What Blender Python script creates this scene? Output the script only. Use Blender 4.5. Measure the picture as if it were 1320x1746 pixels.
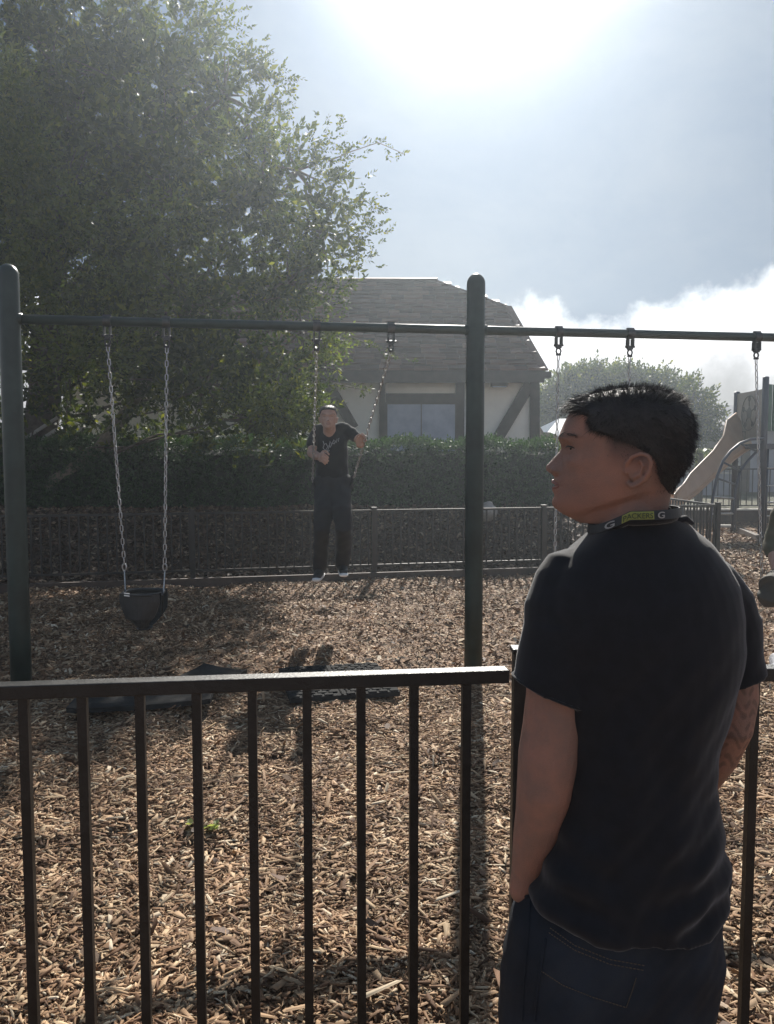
import bpy, bmesh, math, random
import numpy as np
from mathutils import Vector, Matrix, noise as mnoise
random.seed(7); np.random.seed(7)
rng = np.random.default_rng(7)
R = math.radians
scn = bpy.context.scene
for o in list(bpy.data.objects): bpy.data.objects.remove(o)
COL = scn.collection

# ------------------------------------------------------------------ camera
F = 1350.0; W0, H0 = 1320.0, 1746.0; CX, CY = 660.0, 873.0; PIT = R(4.0); CZ = 1.55
cam = bpy.data.cameras.new('camera'); camo = bpy.data.objects.new('camera', cam); COL.objects.link(camo)
camo.location = (0, 0, CZ); camo.rotation_euler = (R(90) - PIT, 0, 0)
cam.sensor_fit = 'VERTICAL'; cam.sensor_height = 36.0; cam.sensor_width = 36.0 * W0 / H0
cam.lens = 36.0 * F / H0; cam.clip_start = 0.05; cam.clip_end = 3000
scn.camera = camo

# ------------------------------------------------------------------ light
SUN_EL, SUN_AZ, SUN_STR = R(36.0), R(6.3), 5.0         # azimuth from +Y towards +X
SD = Vector((math.sin(SUN_AZ) * math.cos(SUN_EL), math.cos(SUN_AZ) * math.cos(SUN_EL), math.sin(SUN_EL)))
SKY_STR = 0.1
HAZE = 0.0038; HAZE_G = 0.72
scn.view_settings.view_transform = 'Standard'; scn.view_settings.look = 'None'
scn.view_settings.exposure = 0.75; scn.view_settings.gamma = 1.0; scn.view_settings.use_curve_mapping = False
sl = bpy.data.lights.new('sun', 'SUN'); sl.energy = SUN_STR; sl.angle = R(0.5); sl.color = (1.0, 0.95, 0.87)
so = bpy.data.objects.new('sun', sl); COL.objects.link(so); so.location = (3, 20, 20)
so.rotation_euler = (-SD).to_track_quat('-Z', 'Y').to_euler()

world = bpy.data.worlds.new('World'); scn.world = world; world.use_nodes = True
nt = world.node_tree; nt.nodes.clear()
class NB:
    def __init__(s, nt): s.nt = nt
    def n(s, t, **k):
        x = s.nt.nodes.new(t)
        for a, b in k.items(): setattr(x, a, b)
        return x
    def l(s, a, b): s.nt.links.new(a, b)
    def put(s, sock, v):
        if isinstance(v, (int, float)): sock.default_value = v
        elif isinstance(v, (tuple, list)):
            d = sock.default_value
            sock.default_value = tuple(v) + ((1.0,) if len(d) == 4 and len(v) == 3 else ())
        else: s.l(v, sock)
    def m(s, op, a, b=None, c=None, clamp=False):
        x = s.n('ShaderNodeMath', operation=op); x.use_clamp = clamp
        for i, v in enumerate((a, b, c)):
            if v is not None: s.put(x.inputs[i], v)
        return x.outputs[0]
    def mix(s, f, a, b, mode='MIX'):
        x = s.n('ShaderNodeMix', data_type='RGBA', blend_type=mode)
        s.put(x.inputs[0], f); s.put(x.inputs[6], a); s.put(x.inputs[7], b); return x.outputs[2]
    def noise(s, vec, scale, detail=4, rough=0.55, dist=0.0):
        x = s.n('ShaderNodeTexNoise'); x.inputs['Scale'].default_value = scale; x.inputs['Detail'].default_value = detail
        x.inputs['Roughness'].default_value = rough; x.inputs['Distortion'].default_value = dist
        if vec is not None: s.l(vec, x.inputs['Vector'])
        return x.outputs['Fac']
    def ramp(s, f, stops, interp='LINEAR'):
        x = s.n('ShaderNodeValToRGB'); cr = x.color_ramp; cr.interpolation = interp
        while len(cr.elements) < len(stops): cr.elements.new(0.5)
        for e, (p, c) in zip(cr.elements, stops):
            e.position = p; e.color = (c[0], c[1], c[2], 1) if isinstance(c, (tuple, list)) else (c, c, c, 1)
        s.put(x.inputs[0], f); return x.outputs[0]
    def mapr(s, v, a, b, c=0.0, d=1.0, smooth=True):
        x = s.n('ShaderNodeMapRange'); x.interpolation_type = 'SMOOTHSTEP' if smooth else 'LINEAR'
        s.put(x.inputs[0], v)
        for i, k in enumerate((a, b, c, d)): x.inputs[i + 1].default_value = k
        return x.outputs[0]
b = NB(nt)
tc = b.n('ShaderNodeTexCoord'); gen = tc.outputs['Generated']
sky = b.n('ShaderNodeTexSky', sky_type='NISHITA'); sky.sun_disc = False
sky.sun_elevation = SUN_EL; sky.sun_rotation = SUN_AZ; sky.air_density = 1.0; sky.dust_density = 2.0
nrm = b.n('ShaderNodeVectorMath', operation='NORMALIZE'); b.l(gen, nrm.inputs[0]); dirv = nrm.outputs[0]
dt = b.n('ShaderNodeVectorMath', operation='DOT_PRODUCT'); b.l(dirv, dt.inputs[0]); dt.inputs[1].default_value = SD
ang = b.m('MULTIPLY', b.m('ARCCOSINE', b.m('MINIMUM', dt.outputs['Value'], 0.99999)), 57.2958)
sep = b.n('ShaderNodeSeparateXYZ'); b.l(dirv, sep.inputs[0])
el = b.m('MULTIPLY', b.m('ARCSINE', sep.outputs[2]), 57.2958)
# thin high cloud veil: brightness falls away from the sun
broad = b.m('ADD', b.m('MULTIPLY', b.m('EXPONENT', b.m('MULTIPLY', ang, -1 / 20.0)), 0.10), 0.108)
q = b.m('DIVIDE', ang, 6.6); core = b.m('MULTIPLY', b.m('EXPONENT', b.m('MULTIPLY', b.m('MULTIPLY', q, q), -1.0)), 2.2)
vsc = b.n('ShaderNodeVectorMath', operation='MULTIPLY'); b.l(dirv, vsc.inputs[0]); vsc.inputs[1].default_value = (1, 1, 2.2)
n1 = b.noise(vsc.outputs[0], 3.2, 5, 0.55, 0.3)
veil = b.mapr(n1, 0.30, 0.72)
vcol = b.mix(veil, (0.46, 0.84, 1.46), (0.76, 1.02, 1.42))
broad = b.m('ADD', broad, b.mapr(ang, 40, 110, 0, 0.07))
vb = b.m('MULTIPLY', broad, b.m('ADD', b.m('MULTIPLY', veil, 0.16), 0.88))
vs = b.n('ShaderNodeVectorMath', operation='SCALE'); b.l(vcol, vs.inputs[0]); b.l(vb, vs.inputs['Scale'])
# cumulus bank low in the sky
n2 = b.noise(dirv, 7.0, 7, 0.55, 0.1)
n2b = b.noise(dirv, 3.0, 2, 0.5, 0.0)
top = b.m('ADD', b.m('ADD', b.m('MULTIPLY', n2, 12.0), b.m('MULTIPLY', n2b, 8.0)), 4.2)       # cloud top elevation
cmask = b.mapr(b.m('SUBTRACT', b.m('SUBTRACT', top, 4.2), el), -0.5, 1.7)
n3 = b.noise(dirv, 9.0, 5, 0.6, 0.2)
cb = b.m('ADD', b.m('MULTIPLY', b.mapr(n3, 0.36, 0.62), 0.55), 0.85)
hi = b.mapr(b.m('SUBTRACT', b.m('SUBTRACT', top, 4.2), el), 0.0, 6.5)
cb = b.m('MULTIPLY', cb, b.m('SUBTRACT', 1.65, b.m('MULTIPLY', hi, 1.05)))
cfall = b.m('MULTIPLY', b.m('ADD', b.m('ADD', b.m('MULTIPLY', b.m('EXPONENT', b.m('MULTIPLY', ang, -1 / 30.0)), 0.75), 0.30), b.mapr(ang, 45, 120, 0, 0.40)), cb)      # clouds opposite the sun are front lit
cs = b.n('ShaderNodeVectorMath', operation='SCALE'); cs.inputs[0].default_value = (1.0, 1.0, 1.03); b.l(cfall, cs.inputs['Scale'])
veil_total = b.mix(cmask, vs.outputs[0], cs.outputs[0])
cc = b.n('ShaderNodeVectorMath', operation='SCALE'); cc.inputs[0].default_value = (1.0, 1.0, 1.06); b.l(core, cc.inputs['Scale'])
tot = b.n('ShaderNodeVectorMath', operation='ADD'); b.l(veil_total, tot.inputs[0]); b.l(cc.outputs[0], tot.inputs[1])
ns = b.n('ShaderNodeVectorMath', operation='SCALE'); b.l(sky.outputs[0], ns.inputs[0]); ns.inputs['Scale'].default_value = 0.03
up = b.n('ShaderNodeVectorMath', operation='SCALE'); b.l(tot.outputs[0], up.inputs[0]); up.inputs['Scale'].default_value = 0.92 / SKY_STR
fin = b.n('ShaderNodeVectorMath', operation='ADD'); b.l(ns.outputs[0], fin.inputs[0]); b.l(up.outputs[0], fin.inputs[1])
bg = b.n('ShaderNodeBackground'); b.l(fin.outputs[0], bg.inputs[0]); bg.inputs[1].default_value = SKY_STR
wo = b.n('ShaderNodeOutputWorld'); b.l(bg.outputs[0], wo.inputs[0])

scn.cycles.max_bounces = 6; scn.cycles.diffuse_bounces = 3; scn.cycles.glossy_bounces = 2
scn.cycles.transmission_bounces = 3; scn.cycles.transparent_max_bounces = 6; scn.cycles.volume_bounces = 0
scn.cycles.use_denoising = True

# ------------------------------------------------------------------ helpers
cp, sp = math.cos(PIT), math.sin(PIT)
def P(px, py, Y):
    u = (px - CX) / F; v = (CY - py) / F
    dy = cp + v * sp; dz = -sp + v * cp
    return Vector((u * Y / dy, Y, CZ + dz * Y / dy))
def G(px, py, z=0.0):
    u = (px - CX) / F; v = (CY - py) / F
    dy = cp + v * sp; dz = -sp + v * cp
    t = (z - CZ) / dz
    return Vector((u * t, dy * t, z))
WL = {}
def wl(o): return WL.get(o.name, Vector((0, 0, 0)))
def link(o, parent=None):
    COL.objects.link(o)
    if parent is not None:
        o.parent = parent; o.matrix_parent_inverse = Matrix.Translation(-wl(parent))
    return o
def tag(o, label=None, cat=None, group=None, kind=None):
    if label: o['label'] = label
    if cat: o['category'] = cat
    if group: o['group'] = group
    if kind: o['kind'] = kind
    return o
def thing(name, loc, label, cat, group=None):
    o = bpy.data.objects.new(name, None); COL.objects.link(o); o.location = loc; o.empty_display_size = 0.1
    WL[o.name] = Vector(loc); return tag(o, label, cat, group)
def mesh_np(name, v, f, smooth=False):
    v = np.asarray(v, dtype=np.float32).reshape(-1, 3); f = np.asarray(f, dtype=np.int32)
    me = bpy.data.meshes.new(name); k = f.shape[1]; n = f.shape[0]
    me.vertices.add(len(v)); me.vertices.foreach_set('co', v.ravel())
    me.loops.add(n * k); me.loops.foreach_set('vertex_index', f.ravel())
    me.polygons.add(n); me.polygons.foreach_set('loop_start', np.arange(n, dtype=np.int32) * k)
    try: me.polygons.foreach_set('loop_total', np.full(n, k, dtype=np.int32))
    except Exception: pass
    if smooth: me.polygons.foreach_set('use_smooth', np.ones(n, dtype=bool))
    me.update(calc_edges=True); return me
def rebase(o):
    me = o.data; n = len(me.vertices); a = np.empty(n * 3, dtype=np.float32); me.vertices.foreach_get('co', a); a = a.reshape(-1, 3)
    c = (a.min(0) + a.max(0)) / 2; c[2] = a[:, 2].min(); me.vertices.foreach_set('co', (a - c).ravel()); o.location = Vector(c.tolist()); me.update()
    WL[o.name] = o.location.copy()
def obj(name, me, mat, parent=None):
    o = bpy.data.objects.new(name, me)
    if mat is not None and not me.materials: me.materials.append(mat)
    link(o, parent)
    if parent is None: rebase(o)
    return o
def inst(name, me, mat, M, parent):
    o = bpy.data.objects.new(name, me)
    if mat is not None and not me.materials: me.materials.append(mat)
    link(o, parent); o.matrix_basis = M; return o
class MB:
    def __init__(s): s.v = []; s.f = []
    def add(s, v, f):
        n = len(s.v); s.v += [tuple(p) for p in v]; s.f += [tuple(i + n for i in q) for q in f]; return s
    def box(s, c, size, rot=None):
        c = Vector(c); hx, hy, hz = [d / 2 for d in size]; v = []
        for x in (-hx, hx):
            for y in (-hy, hy):
                for z in (-hz, hz):
                    p = Vector((x, y, z)); v.append((rot @ p if rot else p) + c)
        return s.add(v, [(0, 1, 3, 2), (4, 6, 7, 5), (0, 4, 5, 1), (2, 3, 7, 6), (0, 2, 6, 4), (1, 5, 7, 3)])
    def bar(s, p, q, w, h, up=Vector((0, 0, 1))):
        p, q = Vector(p), Vector(q); d = q - p; L = d.length; d.normalize()
        a = up.cross(d)
        if a.length < 1e-4: a = Vector((1, 0, 0))
        a.normalize(); c = d.cross(a)
        M = Matrix((a, d, c)).transposed()
        return s.box((p + q) / 2, (w, L, h), M)
    def tube(s, pts, rad, n=8, cap=True, flat=None, closed=False):
        pts = [Vector(p) for p in pts]; m = len(pts)
        if not hasattr(rad, '__len__'): rad = [rad] * m
        rings = []; prev = None
        for i in range(m):
            if closed: t = pts[(i + 1) % m] - pts[i - 1]
            else: t = pts[min(i + 1, m - 1)] - pts[max(i - 1, 0)]
            t.normalize()
            if prev is None:
                a = Vector((0, 0, 1)) if abs(t.z) < 0.8 else Vector((0, 1, 0))
                a = (a - t * a.dot(t)).normalized()
            else:
                a = prev - t * prev.dot(t); a.normalize()
            prev = a; c = t.cross(a); r = rad[i]
            ra, rb = (r if not hasattr(r, '__len__') else r[0]), (r if not hasattr(r, '__len__') else r[1])
            rings.append([pts[i] + a * (ra * math.cos(2 * math.pi * k / n)) + c * (rb * math.sin(2 * math.pi * k / n)) for k in range(n)])
        return s.loft(rings, cap, closed)
    def loft(s, rings, cap=True, closed=False):
        n = len(rings[0]); v = [p for r in rings for p in r]; f = []; m = len(rings)
        for i in range(m if closed else m - 1):
            j = (i + 1) % m
            for k in range(n):
                k2 = (k + 1) % n; f.append((i * n + k, i * n + k2, j * n + k2, j * n + k))
        if cap and not closed:
            f.append(tuple(range(n - 1, -1, -1))); f.append(tuple((m - 1) * n + k for k in range(n)))
        return s.add(v, f)
    def limb(s, pts, rad, n=14):
        """tube with rounded ends; for remeshing"""
        pts = [Vector(p) for p in pts]; rad = list(rad)
        d0 = (pts[0] - pts[1]).normalized(); d1 = (pts[-1] - pts[-2]).normalized()
        g = lambda r: min(r) if hasattr(r, '__len__') else r
        sc = lambda r, k: tuple(x * k for x in r) if hasattr(r, '__len__') else r * k
        P2 = [pts[0] + d0 * g(rad[0]) * 0.95, pts[0] + d0 * g(rad[0]) * 0.6] + pts + [pts[-1] + d1 * g(rad[-1]) * 0.6, pts[-1] + d1 * g(rad[-1]) * 0.95]
        R2 = [sc(rad[0], .3), sc(rad[0], .8)] + rad + [sc(rad[-1], .8), sc(rad[-1], .3)]
        return s.tube(P2, R2, n)
    def ball(s, c, r, nu=14, nv=10, rot=None):
        c = Vector(c); r = r if hasattr(r, '__len__') else (r, r, r); v = []; f = []
        for i in range(1, nv):
            th = math.pi * i / nv
            for k in range(nu):
                ph = 2 * math.pi * k / nu
                p = Vector((r[0] * math.sin(th) * math.cos(ph), r[1] * math.sin(th) * math.sin(ph), r[2] * math.cos(th)))
                v.append((rot @ p if rot else p) + c)
        for i in range(nv - 2):
            for k in range(nu):
                k2 = (k + 1) % nu; f.append((i * nu + k, (i + 1) * nu + k, (i + 1) * nu + k2, i * nu + k2))
        pt = Vector((0, 0, r[2])); pb = Vector((0, 0, -r[2])); nt_ = len(v)
        v.append((rot @ pt if rot else pt) + c); v.append((rot @ pb if rot else pb) + c)
        for k in range(nu):
            k2 = (k + 1) % nu; f.append((nt_, k, k2)); f.append((nt_ + 1, (nv - 2) * nu + k2, (nv - 2) * nu + k))
        return s.add(v, f)
    def mesh(s, name, smooth=False):
        me = bpy.data.meshes.new(name); me.from_pydata([tuple(p) for p in s.v], [], s.f); me.update()
        if smooth:
            for p in me.polygons: p.use_smooth = True
        return me
    def build(s, name, mat, parent=None, smooth=False, bevel=0):
        me = s.mesh(name, smooth)
        bm = bmesh.new(); bm.from_mesh(me); bmesh.ops.recalc_face_normals(bm, faces=bm.faces)
        if bevel: bmesh.ops.bevel(bm, geom=bm.edges[:], offset=bevel, segments=2, affect='EDGES', profile=0.5)
        bm.to_mesh(me); bm.free(); return obj(name, me, mat, parent)
def remeshed(mb, name, voxel, smooth_it=3, disp=None):
    me = mb.mesh(name + '_src'); bm = bmesh.new(); bm.from_mesh(me); bmesh.ops.recalc_face_normals(bm, faces=bm.faces); bm.to_mesh(me); bm.free()
    t = bpy.data.objects.new('tmp', me); COL.objects.link(t)
    m = t.modifiers.new('r', 'REMESH'); m.mode = 'VOXEL'; m.voxel_size = voxel; m.use_smooth_shade = True
    if smooth_it:
        m2 = t.modifiers.new('s', 'SMOOTH'); m2.factor = 0.5; m2.iterations = smooth_it
    dg = bpy.context.evaluated_depsgraph_get(); ev = t.evaluated_get(dg)
    out = bpy.data.meshes.new_from_object(ev); out.name = name
    bpy.data.objects.remove(t); bpy.data.meshes.remove(me)
    if disp:
        n = len(out.vertices); co = np.empty(n * 3, np.float32); no = np.empty(n * 3, np.float32)
        out.vertices.foreach_get('co', co); out.vertices.foreach_get('normal', no); co = co.reshape(-1, 3); no = no.reshape(-1, 3)
        out.vertices.foreach_set('co', (co + no * disp(co)[:, None]).astype(np.float32).ravel()); out.update()
    out.polygons.foreach_set('use_smooth', np.ones(len(out.polygons), dtype=bool))
    return out

# ------------------------------------------------------------------ materials
MATS = {}
def mat(name, col, rough=0.6, metal=0.0, var=0.15, vscale=8.0, bump=0.0, bscale=60.0, spec=0.5, island=None, transl=0.0, coat=0.0, col2=None, sss=0.0, stretch=None):
    if name in MATS: return MATS[name]
    m = bpy.data.materials.new(name); m.use_nodes = True; t = m.node_tree; t.nodes.clear(); q = NB(t)
    tc = q.n('ShaderNodeTexCoord'); geo = q.n('ShaderNodeNewGeometry'); vec = geo.outputs['Position']
    if stretch:
        mp = q.n('ShaderNodeMapping'); mp.inputs['Scale'].default_value = stretch; q.l(vec, mp.inputs[0]); vec = mp.outputs[0]
    nz = q.noise(vec, vscale, 5, 0.6)
    lo = tuple(c * (1 - var) for c in col); hi = tuple(min(1, c * (1 + var)) for c in col)
    if col2: hi = col2
    c = q.mix(q.mapr(nz, 0.3, 0.7), lo, hi)
    if island:
        c = q.ramp(geo.outputs['Random Per Island'], island)
        c = q.mix(q.mapr(nz, 0.25, 0.75, 0, 1), c, q.mix(1.0, c, (1 - var, 1 - var, 1 - var), 'MULTIPLY'))
    bs = q.n('ShaderNodeBsdfPrincipled'); q.put(bs.inputs['Base Color'], c); bs.inputs['Metallic'].default_value = metal
    q.put(bs.inputs['Roughness'], q.m('ADD', rough - 0.08, q.m('MULTIPLY', nz, 0.16)))
    bs.inputs['Specular IOR Level'].default_value = spec; bs.inputs['Coat Weight'].default_value = coat
    if sss: bs.inputs['Subsurface Weight'].default_value = sss; bs.inputs['Subsurface Radius'].default_value = (0.01, 0.004, 0.002); bs.inputs['Subsurface Scale'].default_value = 1.0
    if bump:
        bn = q.n('ShaderNodeBump'); bn.inputs['Strength'].default_value = bump; bn.inputs['Distance'].default_value = 0.01
        q.l(q.noise(vec, bscale, 6, 0.65), bn.inputs['Height']); q.l(bn.outputs[0], bs.inputs['Normal'])
    out = q.n('ShaderNodeOutputMaterial'); sh = bs.outputs[0]
    if transl:
        tr = q.n('ShaderNodeBsdfTranslucent'); q.put(tr.inputs[0], q.mix(1.0, c, (1.9, 2.0, 0.75), 'MULTIPLY'))
        mx = q.n('ShaderNodeMixShader'); mx.inputs[0].default_value = transl; q.l(sh, mx.inputs[1]); q.l(tr.outputs[0], mx.inputs[2]); sh = mx.outputs[0]
    q.l(sh, out.inputs[0]); MATS[name] = m; return m
M_fence = mat('fence_paint', (0.006, 0.006, 0.006), 0.4, 0, 0.3, 22, 0.25, 160, 0.4, col2=(0.016, 0.014, 0.013))
M_farfence = mat('far_fence_paint', (0.016, 0.013, 0.012), 0.38, 0, 0.3, 14)
M_green = mat('swing_post_paint', (0.013, 0.026, 0.022), 0.42, 0, 0.3, 5, 0.15, 90, 0.45, col2=(0.024, 0.042, 0.036))
M_steel = mat('galvanised_chain', (0.42, 0.42, 0.42), 0.4, 0.9, 0.3, 30)
M_dsteel = mat('dark_hanger_steel', (0.06, 0.06, 0.06), 0.4, 0.7, 0.3, 30)
M_rubber = mat('black_rubber', (0.022, 0.022, 0.023), 0.55, 0, 0.3, 20, 0.2, 120)
M_matrub = mat('mat_rubber', (0.026, 0.0255, 0.025), 0.9, 0, 0.4, 9, 0.4, 90, 0.12)
M_white = mat('white_plastic', (0.75, 0.75, 0.73), 0.5)
M_chip = mat('wood_chip', (0.3, 0.2, 0.12), 0.72, 0, 0.5, 2.4, 0, 300, 0.2,
             island=[(0.0, (0.10, 0.050, 0.027)), (0.22, (0.22, 0.118, 0.062)), (0.48, (0.37, 0.222, 0.123)), (0.72, (0.52, 0.34, 0.20)), (0.9, (0.62, 0.45, 0.275)), (1.0, (0.75, 0.62, 0.45))])
M_litter = mat('leaf_litter', (0.1, 0.06, 0.04), 0.7, 0, 0.35, 60, 0, 300, 0.3,
               island=[(0.0, (0.05, 0.03, 0.02)), (0.5, (0.15, 0.085, 0.055)), (0.85, (0.27, 0.18, 0.11)), (1.0, (0.45, 0.34, 0.24))])
M_leaf = mat('tree_leaf', (0.05, 0.08, 0.025), 0.5, 0, 0.25, 3, 0, 60, 0.2, transl=0.36,
             island=[(0.0, (0.020, 0.034, 0.010)), (0.45, (0.042, 0.060, 0.014)), (0.8, (0.08, 0.098, 0.018)), (1.0, (0.17, 0.17, 0.025))])
M_leafy = mat('yellow_green_leaf', (0.1, 0.13, 0.03), 0.42, 0, 0.25, 3, 0, 60, 0.4, transl=0.45,
             island=[(0.0, (0.06, 0.09, 0.02)), (0.6, (0.11, 0.14, 0.03)), (1.0, (0.18, 0.19, 0.04))])  # yellow-green leaf; on the big tree its colour stands in for backlight
M_hleaf = mat('hedge_leaf', (0.03, 0.05, 0.018), 0.5, 0, 0.25, 2, 0, 60, 0.3, transl=0.2,
             island=[(0.0, (0.024, 0.055, 0.022)), (0.6, (0.042, 0.09, 0.034)), (1.0, (0.065, 0.125, 0.045))])
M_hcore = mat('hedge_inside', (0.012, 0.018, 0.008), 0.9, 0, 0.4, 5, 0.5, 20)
M_bark = mat('bark', (0.09, 0.07, 0.055), 0.85, 0, 0.4, 12, 0.6, 40)
M_stucco = mat('cream_stucco', (0.80, 0.77, 0.68), 0.85, 0, 0.08, 1.5, 0.25, 90)
M_timber = mat('dark_timber', (0.032, 0.024, 0.02), 0.7, 0, 0.35, 6, 0.4, 50)
M_shing = mat('roof_shingle', (0.07, 0.05, 0.045), 0.55, 0, 0.3, 20, 0.3, 90, 0.5,
              island=None)
def shingle_mat():
    m = bpy.data.materials.new('shingle_varied'); m.use_nodes = True; t = m.node_tree; t.nodes.clear(); q = NB(t)
    oi = q.n('ShaderNodeObjectInfo'); geo = q.n('ShaderNodeNewGeometry')
    r = q.m('FRACT', q.m('ADD', oi.outputs['Random'], geo.outputs['Random Per Island']))
    c = q.ramp(r, [(0, (0.034, 0.012, 0.008)), (0.5, (0.085, 0.034, 0.022)), (1.0, (0.18, 0.088, 0.062))])
    nz = q.noise(geo.outputs['Position'], 25, 4); c = q.mix(nz, c, q.mix(1.0, c, (0.6, 0.6, 0.6), 'MULTIPLY'))
    bs = q.n('ShaderNodeBsdfPrincipled'); q.l(c, bs.inputs[0]); bs.inputs['Roughness'].default_value = 0.6; bs.inputs['Specular IOR Level'].default_value = 0.3
    o = q.n('ShaderNodeOutputMaterial'); q.l(bs.outputs[0], o.inputs[0]); return m
M_shing = shingle_mat()
M_glass = mat('window_glass', (0.17, 0.23, 0.34), 0.2, 0, 0.15, 2.5, 0, 60, 0.6, col2=(0.24, 0.30, 0.42))
M_skin = mat('skin', (0.30, 0.18, 0.14), 0.5, 0, 0.14, 18, 0.5, 420, 0.35, col2=(0.38, 0.19, 0.135))
def skin_attr(m):
    t_ = m.node_tree; q = NB(t_); bs = t_.nodes['Principled BSDF']; src = bs.inputs['Base Color'].links[0].from_socket
    at = q.n('ShaderNodeAttribute'); at.attribute_name = 'stubble_and_shade'; q.l(q.mix(at.outputs['Fac'], src, (0.045, 0.036, 0.034)), bs.inputs['Base Color'])
skin_attr(M_skin)
M_skin2 = mat('fair_skin', (0.40, 0.25, 0.19), 0.5, 0, 0.1, 30, 0, 300, 0.35)
M_hair = mat('black_hair', (0.026, 0.022, 0.022), 0.5, 0, 0.3, 60, 0.2, 500, 0.35)
M_shirt = mat('black_cotton', (0.0115, 0.012, 0.015), 0.88, 0, 0.2, 40, 0.15, 700, 0.25)
M_shirt.node_tree.nodes['Principled BSDF'].inputs['Sheen Weight'].default_value = 0.25
M_shirt.node_tree.nodes['Principled BSDF'].inputs['Sheen Roughness'].default_value = 0.4
M_jean = mat('dark_denim', (0.015, 0.019, 0.027), 0.85, 0, 0.3, 7, 0.4, 500, 0.3, col2=(0.026, 0.033, 0.045))
M_stitch = mat('jean_stitch', (0.12, 0.09, 0.06), 0.8)
M_khaki = mat('khaki_camo', (0.2, 0.17, 0.12), 0.85, 0, 0.5, 16, 0.2, 300, 0.3, col2=(0.07, 0.075, 0.05))
M_slide = mat('tan_plastic', (0.40, 0.265, 0.175), 0.45, 0, 0.08, 3, 0, 60, 0.5)
M_navy = mat('navy_post_paint', (0.02, 0.024, 0.045), 0.4, 0, 0.2, 5)
M_dgreen = mat('green_plastic', (0.015, 0.09, 0.05), 0.45, 0, 0.2, 5)
M_grey = mat('grey_wall_paint', (0.25, 0.25, 0.28), 0.8, 0, 0.12, 1.2, 0.2, 60)
M_brown = mat('brown_wood', (0.07, 0.045, 0.032), 0.75, 0, 0.35, 6, 0.4, 50)
M_pale = mat('pale_board', (0.42, 0.4, 0.36), 0.75, 0, 0.2, 6, 0.2, 50)
M_canopy = mat('white_canvas', (0.85, 0.85, 0.84), 0.8, 0, 0.05, 2, transl=0.0)
M_tarp = mat('tan_canvas', (0.17, 0.13, 0.10), 0.8, 0, 0.15, 3)
M_rock = mat('pale_rock', (0.3, 0.28, 0.25), 0.85, 0, 0.3, 12, 0.5, 40)

# ------------------------------------------------------------------ ground
def fline(x): return 9.6 + 0.22 * (x + 2.37)          # far fence line
def sstep(t): t = np.clip(t, 0, 1); return t * t * (3 - 2 * t)
def vnoise(x, y, s, seed=0):
    x = np.asarray(x) * s + seed * 17.3; y = np.asarray(y) * s + seed * 9.1
    xi = np.floor(x); yi = np.floor(y); fx = x - xi; fy = y - yi; fx = fx * fx * (3 - 2 * fx); fy = fy * fy * (3 - 2 * fy)
    def h(a, c):
        t = np.sin(a * 127.1 + c * 311.7 + seed * 74.7) * 43758.5453; return t - np.floor(t)
    return (h(xi, yi) * (1 - fx) + h(xi + 1, yi) * fx) * (1 - fy) + (h(xi, yi + 1) * (1 - fx) + h(xi + 1, yi + 1) * fx) * fy
def hgt(x, y):
    x = np.asarray(x, dtype=float); y = np.asarray(y, dtype=float)
    h = 0.07 * (vnoise(x, y, 0.9, 1) - 0.5) + 0.065 * (vnoise(x, y, 2.6, 2) - 0.5) + 0.022 * (vnoise(x, y, 7, 3) - 0.5)
    t = y - fline(x)
    bank = sstep((t - 0.12) / 2.4) * 0.78 * (1 - sstep((x - 4.15) / 0.45))
    far = 0.3 * sstep((y - 17.9) / 0.3) * sstep((x - 4.2) / 0.5)
    return h * (1 - sstep((y - 18) / 6)) + bank + far
def axis(a, lo, hi, st, c):
    core_ = np.arange(lo, hi, st); l = lo - np.cumsum(st * 1.35 ** np.arange(1, a)); r = hi + np.cumsum(st * 1.35 ** np.arange(1, c))
    return np.concatenate([l[::-1], core_, r])
xs = axis(24, -7.0, 9.0, 0.07, 24); ys = axis(20, 0.3, 13.5, 0.07, 29)
XX, YY = np.meshgrid(xs, ys); ZZ = hgt(XX, YY) - 0.012
gv = np.stack([XX, YY, ZZ], -1).reshape(-1, 3); nx, ny = len(xs), len(ys)
ii = np.arange(nx * ny).reshape(ny, nx); gf = np.stack([ii[:-1, :-1], ii[:-1, 1:], ii[1:, 1:], ii[1:, :-1]], -1).reshape(-1, 4)
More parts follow.
